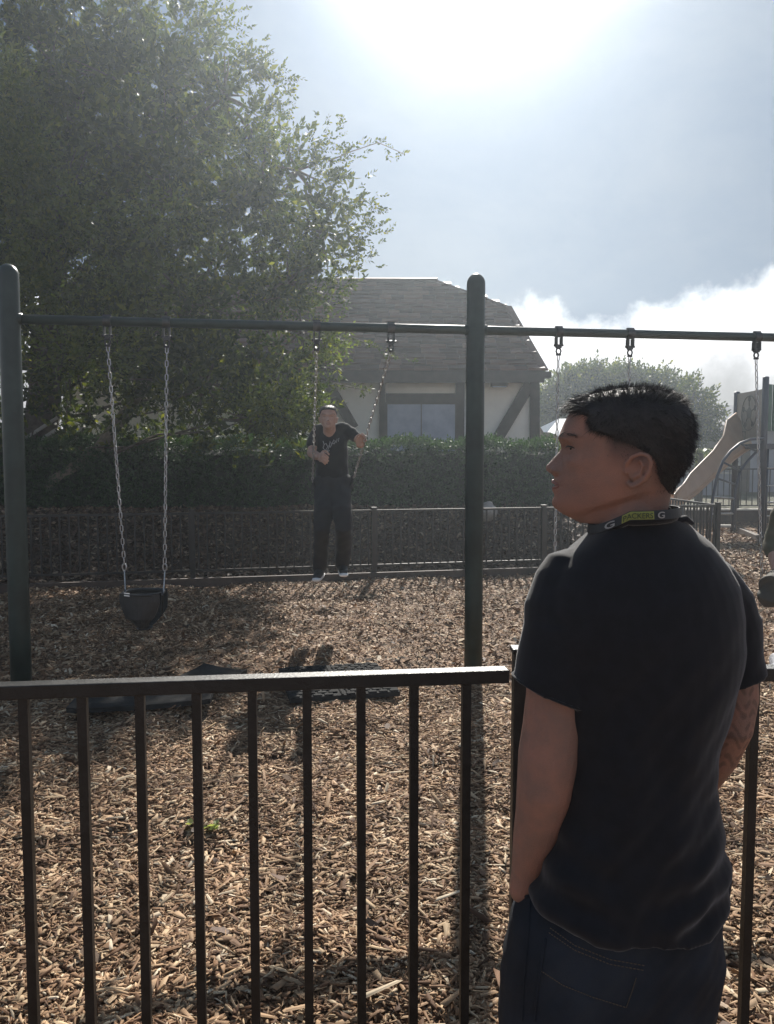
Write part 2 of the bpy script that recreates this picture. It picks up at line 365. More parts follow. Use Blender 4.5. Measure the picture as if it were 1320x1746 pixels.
def ground_mat():
    m = bpy.data.materials.new('wood_mulch'); m.use_nodes = True; t = m.node_tree; t.nodes.clear(); q = NB(t)
    geo = q.n('ShaderNodeNewGeometry'); pos = geo.outputs['Position']
    v = q.n('ShaderNodeTexVoronoi'); v.inputs['Scale'].default_value = 38; mp = q.n('ShaderNodeMapping'); mp.inputs['Scale'].default_value = (1, 1.9, 1)
    nzv = q.n('ShaderNodeTexNoise'); nzv.inputs['Scale'].default_value = 6; q.l(pos, nzv.inputs['Vector'])
    mx = q.n('ShaderNodeVectorMath', operation='ADD'); sc = q.n('ShaderNodeVectorMath', operation='SCALE'); q.l(nzv.outputs['Color'], sc.inputs[0]); sc.inputs['Scale'].default_value = 0.25
    q.l(pos, mx.inputs[0]); q.l(sc.outputs[0], mx.inputs[1]); q.l(mx.outputs[0], mp.inputs[0]); q.l(mp.outputs[0], v.inputs['Vector'])
    sx = q.n('ShaderNodeSeparateColor'); q.l(v.outputs['Color'], sx.inputs[0])
    chip = q.ramp(sx.outputs[0], [(0, (0.04, 0.02, 0.011)), (0.4, (0.13, 0.068, 0.036)), (0.75, (0.26, 0.15, 0.082)), (1, (0.44, 0.30, 0.18))])
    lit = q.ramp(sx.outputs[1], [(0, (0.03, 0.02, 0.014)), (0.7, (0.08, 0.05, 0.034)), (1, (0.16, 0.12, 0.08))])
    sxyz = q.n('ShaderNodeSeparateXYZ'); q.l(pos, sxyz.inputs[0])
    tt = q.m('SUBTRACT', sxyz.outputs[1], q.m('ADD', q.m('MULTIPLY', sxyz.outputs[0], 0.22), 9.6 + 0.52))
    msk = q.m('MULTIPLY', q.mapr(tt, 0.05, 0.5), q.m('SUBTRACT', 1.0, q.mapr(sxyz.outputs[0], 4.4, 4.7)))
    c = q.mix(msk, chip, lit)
    gr = q.ramp(q.noise(pos, 1.2, 5), [(0.3, (0.05, 0.06, 0.03)), (0.7, (0.12, 0.10, 0.06))])
    c = q.mix(q.mapr(sxyz.outputs[1], 18.1, 20), c, gr)
    bs = q.n('ShaderNodeBsdfPrincipled'); q.l(c, bs.inputs[0]); bs.inputs['Roughness'].default_value = 0.85; bs.inputs['Specular IOR Level'].default_value = 0.2
    bp = q.n('ShaderNodeBump'); bp.inputs['Strength'].default_value = 0.9; bp.inputs['Distance'].default_value = 0.02; q.l(sx.outputs[2], bp.inputs['Height']); q.l(bp.outputs[0], bs.inputs['Normal'])
    o = q.n('ShaderNodeOutputMaterial'); q.l(bs.outputs[0], o.inputs[0]); return m
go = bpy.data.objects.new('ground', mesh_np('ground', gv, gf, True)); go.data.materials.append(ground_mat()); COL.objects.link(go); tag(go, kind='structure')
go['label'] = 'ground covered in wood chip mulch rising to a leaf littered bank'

def rotmats(yaw, pitch, roll):
    cy, sy = np.cos(yaw), np.sin(yaw); cp_, sp_ = np.cos(pitch), np.sin(pitch); cr, sr = np.cos(roll), np.sin(roll)
    n = len(yaw); M = np.empty((n, 3, 3))
    M[:, 0, 0] = cy * cp_; M[:, 0, 1] = cy * sp_ * sr - sy * cr; M[:, 0, 2] = cy * sp_ * cr + sy * sr
    M[:, 1, 0] = sy * cp_; M[:, 1, 1] = sy * sp_ * sr + cy * cr; M[:, 1, 2] = sy * sp_ * cr - cy * sr
    M[:, 2, 0] = -sp_; M[:, 2, 1] = cp_ * sr; M[:, 2, 2] = cp_ * cr
    return M
def chips(n, sampler, lmu, lsig, solid=True, tilt=0.28, lift=0.012, wr=(0.18, 0.45)):
    x, y = sampler(n); n = len(x)
    L = np.clip(np.exp(rng.normal(math.log(lmu), lsig, n)), lmu * 0.3, lmu * 3.2); Wd = L * rng.uniform(wr[0], wr[1], n); Wd = np.clip(Wd, 0.003, 0.022 if solid else 0.04)
    T = rng.uniform(0.0015, 0.0045, n)
    M = rotmats(rng.uniform(0, 2 * math.pi, n), rng.normal(0, tilt, n), rng.normal(0, tilt * 1.3, n))
    if solid:
        base = np.array([[-.5, -.5, 0], [-.5, .5, 0], [.5, .5, 0], [.5, -.5, 0], [-.5, -.5, 1], [-.5, .5, 1], [.5, .5, 1], [.5, -.5, 1]], float)
        v = np.repeat(base[None], n, 0)
        tap = rng.uniform(0.15, 1.1, (n, 2)); sk = rng.uniform(-0.35, 0.35, (n, 2)); cut = rng.uniform(-0.18, 0.18, (n, 4))
        for k, (ia, ib) in enumerate((((0, 4), (1, 5)), ((3, 7), (2, 6)))):
            for j in ia: v[:, j, 1] = -.5 * tap[:, k] + sk[:, k] * (k * 2 - 1) * 0.6; v[:, j, 0] += cut[:, k]
            for j in ib: v[:, j, 1] = .5 * tap[:, k] + sk[:, k] * (k * 2 - 1) * 0.6; v[:, j, 0] += cut[:, k + 2]
        v[:, 4:, :2] *= rng.uniform(0.75, 1.0, (n, 1, 1))
        v = v * np.stack([L, Wd, T], -1)[:, None, :]
        f0 = np.array([[4, 7, 6, 5], [0, 4, 5, 1], [1, 5, 6, 2], [2, 6, 7, 3], [3, 7, 4, 0]])
    else:
        v = np.zeros((n, 6, 3)); h = rng.uniform(-0.12, 0.2, n)
        v[:, 0] = (-.5, -.25, 0); v[:, 1] = (-.5, .3, 0); v[:, 2] = (0, -.5, 0); v[:, 3] = (0, .5, 0); v[:, 4] = (.5, -.3, 0); v[:, 5] = (.5, .2, 0)
        v[:, 2:4, 2] = h[:, None]; v = v * np.stack([L, Wd, L], -1)[:, None, :]
        f0 = np.array([[0, 2, 3, 1], [2, 4, 5, 3]])
    v = np.einsum('nij,nkj->nki', M, v)
    z = hgt(x, y) + rng.uniform(-0.006, lift, n)
    v += np.stack([x, y, z], -1)[:, None, :]
    nv = v.shape[1]; f = (f0[None] + (np.arange(n) * nv)[:, None, None]).reshape(-1, 4)
    return v.reshape(-1, 3), f
def frus(y0, y1, ex, pw=1.0):
    def s(n):
        y = y0 + (y1 - y0) * rng.random(n) ** pw; x = rng.uniform(-1, 1, n) * (0.52 * y1 + ex); k = np.abs(x) < 0.52 * y + ex
        return x[k], y[k]
    return s
def merge(parts):
    vs_, fs_ = [], []; o = 0
    for v, f in parts: vs_.append(v); fs_.append(f + o); o += len(v)
    return np.concatenate(vs_), np.concatenate(fs_)
a = [chips(88000, frus(1.75, 3.3, 0.5), 0.022, 0.6, tilt=0.20, wr=(0.14, 0.42)), chips(74000, frus(3.2, 5.4, 0.6), 0.025, 0.5, tilt=0.20, wr=(0.15, 0.42)),
     chips(1500, frus(1.8, 5.0, 0.5), 0.075, 0.25, tilt=0.35, lift=0.03, wr=(0.12, 0.25))]
v, f = merge(a); o = obj('wood_chips', mesh_np('near_chips', v, f), M_chip); tag(o, 'loose tan wood chips heaped on the near playground ground', 'wood chips', kind='stuff')
a = [chips(150000, frus(5.2, 10.6, 1.0), 0.030, 0.45, False, 0.38)]
def s_right(n):
    y = rng.uniform(10.0, 17.8, n); x = rng.uniform(4.4, 10.5, n); k = (np.abs(x) < 0.52 * y + 1); return x[k], y[k]
a.append(chips(26000, s_right, 0.07, 0.35, False, 0.4)); v, f = merge(a)
k = (v.reshape(-1, 6, 3)[:, 0, 1] < fline(v.reshape(-1, 6, 3)[:, 0, 0]) - 0.1) | (v.reshape(-1, 6, 3)[:, 0, 0] > 4.5)
vv = v.reshape(-1, 6, 3)[k]; n = len(vv); f = (np.array([[0, 2, 3, 1], [2, 4, 5, 3]])[None] + (np.arange(n) * 6)[:, None, None]).reshape(-1, 4)
o = obj('wood_chips', mesh_np('far_chips', vv.reshape(-1, 3), f), M_chip); tag(o, 'loose wood chips under and beyond the swings', 'wood chips', kind='stuff')
v, f = chips(520, frus(1.9, 9.5, 0.6), 0.045, 0.3, False, 0.3, lift=0.03, wr=(0.4, 0.7)); o = obj('dead_leaves', mesh_np('dead_leaves', v, f), M_litter); tag(o, 'scattered brown dead leaves lying on the wood chips', 'dead leaves', kind='stuff')
def s_bank(n):
    x = rng.uniform(-8, 4.3, n); return x, fline(x) + 0.25 + 2.6 * rng.random(n)
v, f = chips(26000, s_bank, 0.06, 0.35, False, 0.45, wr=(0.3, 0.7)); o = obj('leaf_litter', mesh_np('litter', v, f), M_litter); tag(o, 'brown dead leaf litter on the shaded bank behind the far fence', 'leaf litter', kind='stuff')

# ------------------------------------------------------------------ near railing fence
def fence_run(name, p0, p1, label, top, bottom, n, rail_w, rail_h, bar_w, mtl, posts, base_z=0.02, ends=None, post_w=0.06, post_h=0.05, bars=None):
    p0, p1 = Vector((p0[0], p0[1], 0)), Vector((p1[0], p1[1], 0)); d = (p1 - p0); L = d.length; d.normalize()
    yaw = math.atan2(d.y, d.x); Rz = Matrix.Rotation(yaw, 4, 'Z')
    t = thing(name, (p0 + p1) / 2, label, 'fence')
    mb = MB(); mb.bar(p0 + Vector((0, 0, top - rail_h / 2)), p1 + Vector((0, 0, top - rail_h / 2)), rail_w, rail_h); mb.build('rail', mtl, t, bevel=0.0025 if rail_w > 0.03 else 0)
    mb = MB(); mb.bar(p0 + Vector((0, 0, bottom)), p1 + Vector((0, 0, bottom)), rail_w * 0.9, rail_h * 0.9); mb.build('rail', mtl, t)
    hb = top - rail_h - bottom - rail_h * 0.45
    me = MB().box((0, 0, bottom + rail_h * 0.45 + hb / 2), (bar_w, bar_w, hb - 0.002)).mesh('picket')
    ts = bars if bars is not None else [(i + 0.5) * L / n for i in range(n)]
    for s in ts:
        q = p0 + d * s; inst('picket', me, mtl, Matrix.Translation(q) @ Rz, t)
    pm = MB().box((0, 0, (top + post_h) / 2 - 0.15), (post_w, post_w, top + post_h + 0.3)); pm.box((0, 0, top + post_h + 0.006), (post_w * 1.18, post_w * 1.18, 0.012)); pm = pm.mesh('post')
    for s in posts: inst('post', pm, mtl, Matrix.Translation(p0 + d * s + Vector((0, 0, 0))) @ Rz, t)
    return t
# left run: pixel columns at the railing height
def nf(px): return None
A0 = Vector((-0.817, 1.748, 0)); A1 = Vector((0.190, 1.866, 0)); dA = (A1 - A0).normalized(); sA = (A1 - A0).length / 8
s_post = 9.0 * sA + 0.008
PC = A0 + dA * s_post
p0 = A0 - dA * (sA * 9.5); p1 = PC - dA * 0.034
fence_run('railing_fence', p0, p1, 'dark brown metal railing nearest the camera, left of the standing man', 1.042, 0.10, 0, 0.042, 0.032, 0.0208, M_fence, [],
          bars=[(A0 - p0).length + k * sA for k in range(-9, 9)])
dB = Vector((1, 0.015, 0)).normalized(); pB0 = PC + dB * 0.034; pB1 = PC + dB * 1.9
xb = (1299 - 660) / F * 1.885
bars = [xb + k * 0.128 - pB0.x for k in range(-4, 8) if xb + k * 0.128 - pB0.x > 0.03 and xb + k * 0.128 < pB1.x - 0.03]
fence_run('railing_fence', pB0, pB1, 'dark brown metal railing passing behind the man to the right edge', 1.042, 0.10, 0, 0.042, 0.032, 0.0208, M_fence, [1.9 + 0.0], bars=bars)
pm = MB(); pm.box((PC.x, PC.y, 0.49), (0.04, 0.04, 1.18)); pm.build('fence_post', M_fence, None, bevel=0.003); po = bpy.data.objects['fence_post']
tag(po, 'square dark metal fence post behind the standing man\'s left sleeve', 'fence post')
cm = MB(); cm.box((PC.x, PC.y, 1.086), (0.048, 0.048, 0.012)); cm.build('post_cap', M_fence, po, bevel=0.002)

# ------------------------------------------------------------------ swing frame
BZ = 2.40
def beamY(x): return 5.41 + 0.15 * (x - 0.60)
def beamP(px, dz=0.0):
    u = (px - CX) / F; py = 560.0; X = 0
    for _ in range(8): X = P(px, 779 - 220, beamY(X)).x
    return Vector((X, beamY(X), BZ + dz))
LP = Vector((-2.335, beamY(-2.335), 0)); MP = Vector((0.598, beamY(0.598), 0)); RP = Vector((3.55, beamY(3.55), 0))
fr = thing('swing_frame', MP, 'dark green steel swing frame with round capped posts and one long top beam', 'swing frame')
def post(p, r, top):
    n = 8; pts = [p + Vector((0, 0, -0.35)), p + Vector((0, 0, 0.5)), p + Vector((0, 0, 1.5)), p + Vector((0, 0, top - r * 1.1))]; rr = [r] * 4
    for k in range(1, 7):
        a_ = k / 6 * math.pi / 2; pts.append(p + Vector((0, 0, top - r * 1.1 + r * 1.1 * math.sin(a_)))); rr.append(max(r * math.cos(a_), 0.002))
    return MB().tube(pts, rr, 28)
for p_, tp in ((LP, 2.735), (MP, 2.775), (RP, 2.77)):
    po_ = post(p_, 0.0625, tp).build('post', M_green, fr, smooth=True)
    cu = MB(); cu.tube([p_ + Vector((-0.075, -0.011, BZ)), p_ + Vector((0.075, 0.011, BZ))], 0.037, 16); cu.build('beam_collar', M_green, po_, smooth=True)
db = (RP - LP).normalized()
MB().tube([LP + Vector((0, 0, BZ)) - db * 0.02, RP + Vector((0, 0, BZ)) + db * 0.02], 0.030, 20).build('beam', M_green, fr, smooth=True)

# chain link mesh (oval wire loop), long axis Z
LK, LWd, WIRE = 0.050, 0.024, 0.0037
def link_mesh():
    pts = []
    for k in range(5): a_ = math.pi * k / 4; pts.append((math.cos(a_) * (LWd / 2 - WIRE), 0, LK / 2 - LWd / 2 + math.sin(a_) * (LWd / 2 - WIRE)))
    for k in range(5): a_ = math.pi + math.pi * k / 4; pts.append((math.cos(a_) * (LWd / 2 - WIRE), 0, -LK / 2 + LWd / 2 + math.sin(a_) * (LWd / 2 - WIRE)))
    return MB().tube(pts, WIRE, 6, closed=True).mesh('chain_link', True)
LM = link_mesh()
def chain(p, q, parent, twist=0.0):
    p, q = Vector(p), Vector(q); d = q - p; L = d.length; d.normalize(); pitch = LK - 2.1 * WIRE; n = max(2, int(L / pitch))
    z = -d; x = Vector((1, 0, 0)); x = (x - z * x.dot(z)).normalized(); y = z.cross(x)
    B = Matrix((x, y, z)).transposed().to_4x4()
    for i in range(n):
        c = p + d * ((i + 0.5) * L / n)
        inst('chain_link', LM, M_steel, Matrix.Translation(c) @ B @ Matrix.Rotation(0.35 + (i % 2) * math.pi / 2 + twist * i, 4, 'Z'), parent)
def hanger(p, parent):
    """clamp round the beam with a bracket, pin and ring; returns the point the chain starts at"""
    yaw = math.atan2(db.y, db.x); Rz = Matrix.Rotation(yaw, 3, 'Z'); ax = Rz @ Vector((1, 0, 0)); cr = Rz @ Vector((0, 1, 0))
    m = MB(); m.tube([p - ax * 0.024, p + ax * 0.024], 0.0355, 18)
    m.box(p + Vector((0, 0, 0.036)), (0.05, 0.02, 0.01), Rz)
    for s in (-1, 1): m.box(p + ax * s * 0.018 + Vector((0, 0, -0.066)), (0.010, 0.045, 0.062), Rz)
    m.box(p + Vector((0, 0, -0.100)), (0.036, 0.03, 0.016), Rz)
    h = m.build('hanger', M_dsteel, parent, smooth=False)
    m = MB(); m.tube([p - ax * 0.034 + Vector((0, 0, -0.088)), p + ax * 0.034 + Vector((0, 0, -0.088))], 0.008, 8); m.build('hanger_pin', M_dsteel, h)
    m = MB(); c = p + Vector((0, 0, -0.128)); m.tube([c + ax * (0.017 * math.cos(a_)) + Vector((0, 0, 0.02 * math.sin(a_))) for a_ in [k * math.pi / 5 for k in range(10)]], 0.0062, 7, closed=True)
    m.box(c + Vector((0, 0, -0.024)), (0.034, 0.012, 0.012), Rz); m.build('shackle', M_dsteel, h, smooth=True)
    return p + Vector((0, 0, -0.150))
GR = 'swings hung from the frame'
# bucket swing
hL, hR = beamP(183), beamP(284); bc = P(245, 1040, 5.08)
sw = thing('bucket_swing', Vector((bc.x, bc.y, 0.0)), 'black rubber toddler bucket swing hanging empty in the shade', 'swing', GR)
cL, cR = hanger(hL, sw), hanger(hR, sw)
eL, eR = P(212, 962, 5.08), P(281, 962, 5.06); chain(cL, eL, sw, 0.05); chain(cR, eR, sw, -0.05)
for e, sx_ in ((eL, 214), (eR, 279)):
    m = MB(); c = e + Vector((0, 0, -0.02)); m.tube([c + Vector((0.013 * math.cos(a_), 0, 0.024 * math.sin(a_))) for a_ in [k * math.pi / 5 for k in range(10)]], 0.005, 6, closed=True); m.build('ring', M_steel, sw, smooth=True)
    for dy in (-0.07, 0.07):
        t_ = P(sx_, 1010, 5.08 + dy); m = MB(); m.tube([c + Vector((0, 0, -0.022)), t_], 0.0042, 6); m.build('strap_rod', M_steel, sw)
def bucket(sw):
    prof = [(1008, 211, 278), (1022, 211, 279), (1040, 213, 278), (1050, 218, 272), (1058, 226, 266), (1066, 234, 260), (1071, 240, 254)]
    for nm, off, cut in (('front_panel', -0.085, 0.82), ('back_panel', 0.095, 1.0)):
        rings = []
        for j, (py, xl, xr) in enumerate(prof):
            if nm == 'front_panel' : mid = (xl + xr) / 2; hw = (xr - xl) / 2 * (1 if j < 2 else 0.86 if j < 4 else 0.7); xl, xr = mid - hw, mid + hw
            row = []; k_ = max(0, (j - 3) / 3.0); yy = off * (1 - 0.75 * k_ ** 1.5)
            for s in range(9): 
                t_ = s / 8; x = xl + (xr - xl) * t_; bow = (1 - (2 * t_ - 1) ** 2) * 0.04 * (-1 if off < 0 else 1)
                row.append(P(x, py, 5.08) + Vector((0, yy + bow, 0)))
            th = Vector((0, 0.012, 0)); rings.append(row + [q + th for q in reversed(row)])
        MB().loft(rings).build(nm, M_rubber, sw, smooth=False)
    m = MB(); ring = []
    for k in range(24):
        a_ = 2 * math.pi * k / 24; ring.append(P(245, 1010, 5.08) + Vector((0.126 * math.copysign(abs(math.cos(a_)) ** .8, math.cos(a_)), 0.12 * math.copysign(abs(math.sin(a_)) ** .8, math.sin(a_)), 0)))
    m.tube(ring, (0.011), 7, closed=True); m.build('rim', M_rubber, sw, smooth=True)
    for sx_ in (-1, 1):
        m = MB(); m.bar(P(245 + sx_ * 32, 1010, 5.0), P(245 + sx_ * 31, 1045, 5.16), 0.01, 0.05); m.build('side_strap', M_rubber, sw)
    m = MB(); m.ball(P(247, 1070, 5.08), (0.05, 0.07, 0.012)); m.build('seat_bottom', M_rubber, sw, smooth=True)
    for py in (1010.5, 1014.5):
        m = MB(); c = P(219, py, 4.98) + Vector((0, -0.03, 0)); m.box(c, (0.034, 0.003, 0.0065), Matrix.Rotation(0.12, 3, 'Y')); m.build('white_stripe', M_white, sw)
bucket(sw)
# belt seat helper: sagging strip between two points
def belt(p, q, sag, width, parent, fwd):
    p, q = Vector(p), Vector(q); rings = []
    for i in range(13):
        t_ = i / 12; c = p.lerp(q, t_); c.z -= sag * (1 - (2 * t_ - 1) ** 4)
        w = width * (0.55 + 0.45 * min(1, 3 * min(t_, 1 - t_)))
        tt = (q - p).normalized(); u_ = fwd.normalized(); n_ = Vector((0, 0, 1))
        rings.append([c - u_ * w / 2 - n_ * .006, c + u_ * w / 2 - n_ * .006, c + u_ * w / 2 + n_ * .006, c - u_ * w / 2 + n_ * .006])
    MB().loft(rings).build('belt_seat', M_rubber, parent, smooth=False)
# swing with the boy, pulled high to the back
SW_L, SW_R = P(533, 822, 6.78), P(603, 815, 6.80)
sw2 = thing('belt_swing', Vector((-0.45, 5.3, 0)), 'chain belt swing flung back high with a young man seated on it', 'swing', GR)
kL, kR = hanger(beamP(540), sw2), hanger(beamP(667), sw2)
chain(kL, SW_L, sw2); chain(kR, SW_R, sw2); belt(SW_L, SW_R, 0.06, 0.15, sw2, Vector((0, 0.6, 0.8)))
# empty swing behind the man's head
sw3 = thing('belt_swing', Vector((1.3, 5.5, 0)), 'belt swing hanging behind the standing man\'s head, both chains near his hair', 'swing', GR)
a1, a2 = hanger(beamP(953), sw3), hanger(beamP(1075), sw3); e1 = Vector((a1.x - 0.005, a1.y, 0.62)); e2 = Vector((a2.x - 0.03, a2.y, 0.62)); chain(a1, e1, sw3); chain(a2, e2, sw3); belt(e1, e2, 0.09, 0.15, sw3, Vector((0, 1, 0)))
# swing of the cropped person
sw4 = thing('belt_swing', Vector((2.9, 5.7, 0)), 'belt swing at the right edge holding a seated person in camouflage', 'swing', GR)
a1, a2 = hanger(beamP(1291), sw4), hanger(beamP(1416), sw4); T4L = P(1299, 990, a1.y + 0.0); T4R = Vector((a2.x - .02, a2.y, T4L.z)); chain(a1, T4L, sw4); chain(a2, T4R, sw4); belt(T4L, T4R, 0.10, 0.16, sw4, Vector((0, 1, 0)))

# ------------------------------------------------------------------ rubber mats
def rubber_mat(c, w, d, yaw, label, tilt=(0, 0), curl=0.0, thick=0.03, seam=True, studs=True):
    Rm = Matrix.Rotation(yaw, 4, 'Z') @ Matrix.Rotation(tilt[0], 4, 'X') @ Matrix.Rotation(tilt[1], 4, 'Y'); c = Vector(c); c.z = max(float(hgt(c.x + i * w * .4, c.y + j * d * .4)) for i in (-1, 0, 1) for j in (-1, 0, 1)) - .006 + c.z
    t = thing('rubber_mat', c, label, 'mat', 'rubber wear mats under the swings')
    nx_, ny_ = 16, 12; top_, bot = [], []
    def S(u, v_): 
        z = curl * (abs(2 * u - 1) ** 4) * 0.6 + curl * (v_ ** 4) + 0.35 * curl * mnoise.noise(Vector((u * 3, v_ * 3, curl * 9 + c.x)))
        return Vector(((u - .5) * w, (v_ - .5) * d, z))
    vs_, fs_ = [], []
    for z in (0, 1):
        for j in range(ny_ + 1):
            for i in range(nx_ + 1): p = S(i / nx_, j / ny_); p.z += thick * z; vs_.append((Rm @ p) + c)
    N = (nx_ + 1) * (ny_ + 1)
    for j in range(ny_):
        for i in range(nx_):
            a_ = j * (nx_ + 1) + i; fs_.append((a_, a_ + nx_ + 1, a_ + nx_ + 2, a_ + 1)); fs_.append(tuple(N + q for q in (a_, a_ + 1, a_ + nx_ + 2, a_ + nx_ + 1)))
    for i in range(nx_):
        fs_.append((i, i + 1, N + i + 1, N + i)); k_ = ny_ * (nx_ + 1) + i; fs_.append((k_ + 1, k_, N + k_, N + k_ + 1))
    for j in range(ny_):
        k_ = j * (nx_ + 1); fs_.append((k_ + nx_ + 1, k_, N + k_, N + k_ + nx_ + 1)); k_ += nx_; fs_.append((k_, k_ + nx_ + 1, N + k_ + nx_ + 1, N + k_))
    pad = MB().add(vs_, fs_).build('mat_pad', M_matrub, t)
    st = MB(); nu, nw = int(w / 0.066), int(d / 0.045)
    for j in range(nw):
        for i in range(nu):
            u = (i + 0.5 + 0.5 * (j % 2)) / nu; v_ = (j + 0.5) / nw
            if u > 0.97 or (seam and (abs(u - 0.5) < 0.05)): continue
            p = S(u, v_); p.z += thick; st.box((Rm @ p) + c, (0.052, 0.030, 0.016), Rm.to_3x3())
    if studs: o = st.build('stud', M_matrub, t); tag(o, kind='stuff')
    if seam:
        sm = MB(); 
        for s_ in (-1, 1):
            pts = [(Rm @ (S(0.5 + s_ * 0.028, k / 8) + Vector((0, 0, thick + 0.002)))) + c for k in range(9)]; sm.tube(pts, 0.007, 6)
        sm.build('raised_seam', M_matrub, t)
    return t
g = G(574, 1176); rubber_mat((g.x, g.y, -0.004), 0.70, 0.66, R(14), 'studded black rubber mat half buried in chips, lit by the sun, with a seam', (R(1.5), R(0.5)), 0.0)
g = G(248, 1206); rubber_mat((g.x, g.y, 0.03), 0.84, 0.36, R(6), 'dark rubber mat with curled edges lying in shade under the bucket swing', (R(2), R(-2)), 0.02, seam=False, studs=False)
g = G(352, 1172); rubber_mat((g.x, g.y, 0.03), 0.34, 0.5, R(-18), 'small torn rubber mat piece at the right end of the shaded mat', (R(-2), R(3)), 0.02, seam=False, studs=False)

# ------------------------------------------------------------------ far fence
def L2(x): return Vector((x, fline(x), 0))
CORN = Vector((4.67, 11.15, 0)); fw0 = Vector((-7.0, fline(-7.0), 0)); L_ = (CORN - fw0).length; dF = (CORN - fw0).normalized()
xp = [-4.68, -2.37, -0.165, 2.1]
posts = [(L2(x) - fw0).dot(dF) for x in xp] + [0.03, L_]
t = fence_run('boundary_fence', fw0, CORN, 'low black metal picket fence crossing behind the swings', 0.875, 0.16, int(L_ / 0.105), 0.03, 0.028, 0.019, M_farfence, posts, post_w=0.06, post_h=0.02)
sf1 = Vector((4.55, 17.2, 0)); L_ = (sf1 - CORN).length
t = fence_run('boundary_fence', CORN + Vector((0, 0.06, 0)), sf1, 'black picket fence running back from the corner post towards the slide', 0.875, 0.16, int(L_ / 0.12), 0.03, 0.028, 0.019, M_farfence, [L_ * 0.5, L_ * 0.98], post_w=0.06, post_h=0.02)
kb = MB(); kb.bar(fw0 + Vector((0, -0.06, 0.02)), CORN + Vector((0, -0.06, 0.02)), 0.06, 0.11); o = kb.build('timber_edging', M_brown, None, bevel=0.006); tag(o, 'long brown timber edging board at the foot of the far fence', 'edging')

# ------------------------------------------------------------------ foliage generator
def sprig_template(k, L, leafl, leafw, seed):
    r = np.random.default_rng(seed); V = []
    for i in range(k):
        s = (i + 0.6) / k; side = 1 if i % 2 else -1; base = np.array([s * L, 0, 0.06 * L * math.sin(s * 3)]); a_ = side * r.uniform(0.5, 1.15) + (0 if i < k - 1 else -side * 0.6)
        tilt = r.uniform(-0.6, 0.5); ll = leafl * r.uniform(0.7, 1.2)
        d = np.array([math.cos(a_) * math.cos(tilt), math.sin(a_) * math.cos(tilt), math.sin(tilt)]); nn = r.normal(0, 1, 3); w_ = np.cross(d, nn); w_ /= np.linalg.norm(w_); up_ = np.cross(w_, d)
        V += [base, base + d * ll * 0.45 + w_ * leafw / 2 + up_ * leafw * 0.12, base + d * ll - up_ * leafw * .15, base + d * ll * 0.45 - w_ * leafw / 2 + up_ * leafw * 0.12]
    return np.array(V)
def dirs_to_mats(d, n):
    x = d / np.linalg.norm(d, axis=1, keepdims=True); r_ = rng.normal(0, 1, (n, 3)); y = np.cross(x, r_); y /= np.linalg.norm(y, axis=1, keepdims=True); z = np.cross(x, y)
    return np.stack([x, y, z], -1)
def foliage(C, D, k, L, leafl, leafw, nvar=5, sc=(0.7, 1.25)):
    n = len(C); M = dirs_to_mats(D, n); parts = []; idx = rng.integers(0, nvar, n); s = rng.uniform(sc[0], sc[1], n)
    for j in range(nvar):
        T = sprig_template(k, L, leafl, leafw, 100 + j + k * 7); sel = np.where(idx == j)[0]
        v = np.einsum('nij,kj->nki', M[sel], T) * s[sel][:, None, None] + C[sel][:, None, :]
        nv = len(T); f0 = np.array([[4 * i + a_ for a_ in q] for i in range(k) for q in ((0, 1, 2), (0, 2, 3))])
        f = (f0[None] + (np.arange(len(sel)) * nv)[:, None, None]).reshape(-1, 3); parts.append((v.reshape(-1, 3), f))
    return merge(parts)
def blob_points(blobs, n, shell=0.45, up=0.15):
    """blobs: (cx,cy,cz,rx,ry,rz,weight)"""
    w = np.array([q[6] * (q[3] * q[5]) for q in blobs]); w /= w.sum(); Cs, Ds = [], []
    for q, c in zip(blobs, rng.multinomial(n, w)):
        d = rng.normal(0, 1, (c, 3)); d /= np.linalg.norm(d, axis=1, keepdims=True); r_ = rng.random(c) ** shell
        lump = 1 + 0.16 * np.sin(d[:, 0] * 7 + q[0] * 3) * np.cos(d[:, 2] * 6 + q[2] * 2) + 0.1 * np.sin(d[:, 1] * 11 + d[:, 2] * 9)
        Cs.append(np.array(q[:3]) + d * r_[:, None] * lump[:, None] * np.array(q[3:6])); Ds.append(d + rng.normal(0, 0.55, (c, 3)) + np.array([0, 0, up]))
    return np.concatenate(Cs), np.concatenate(Ds)
def twigs(name, starts, ends, r0, r1, mtl, parent, sag=0.0, n=4):
    m = MB()
    for p, q in zip(starts, ends):
        p, q = Vector(p), Vector(q); pts = []
        for i in range(n + 1):
            t_ = i / n; c = p.lerp(q, t_); L = (q - p).length; c += Vector((mnoise.noise(c * 1.3), mnoise.noise(c * 1.3 + Vector((9, 0, 0))), mnoise.noise(c * 1.3 + Vector((0, 7, 0))))) * L * 0.09 * math.sin(math.pi * t_); c.z += sag * L * math.sin(math.pi * t_); pts.append(c)
        m.tube(pts, [r0 + (r1 - r0) * i / n for i in range(n + 1)], 5)
    o = m.build(name, mtl, parent, smooth=True); return o

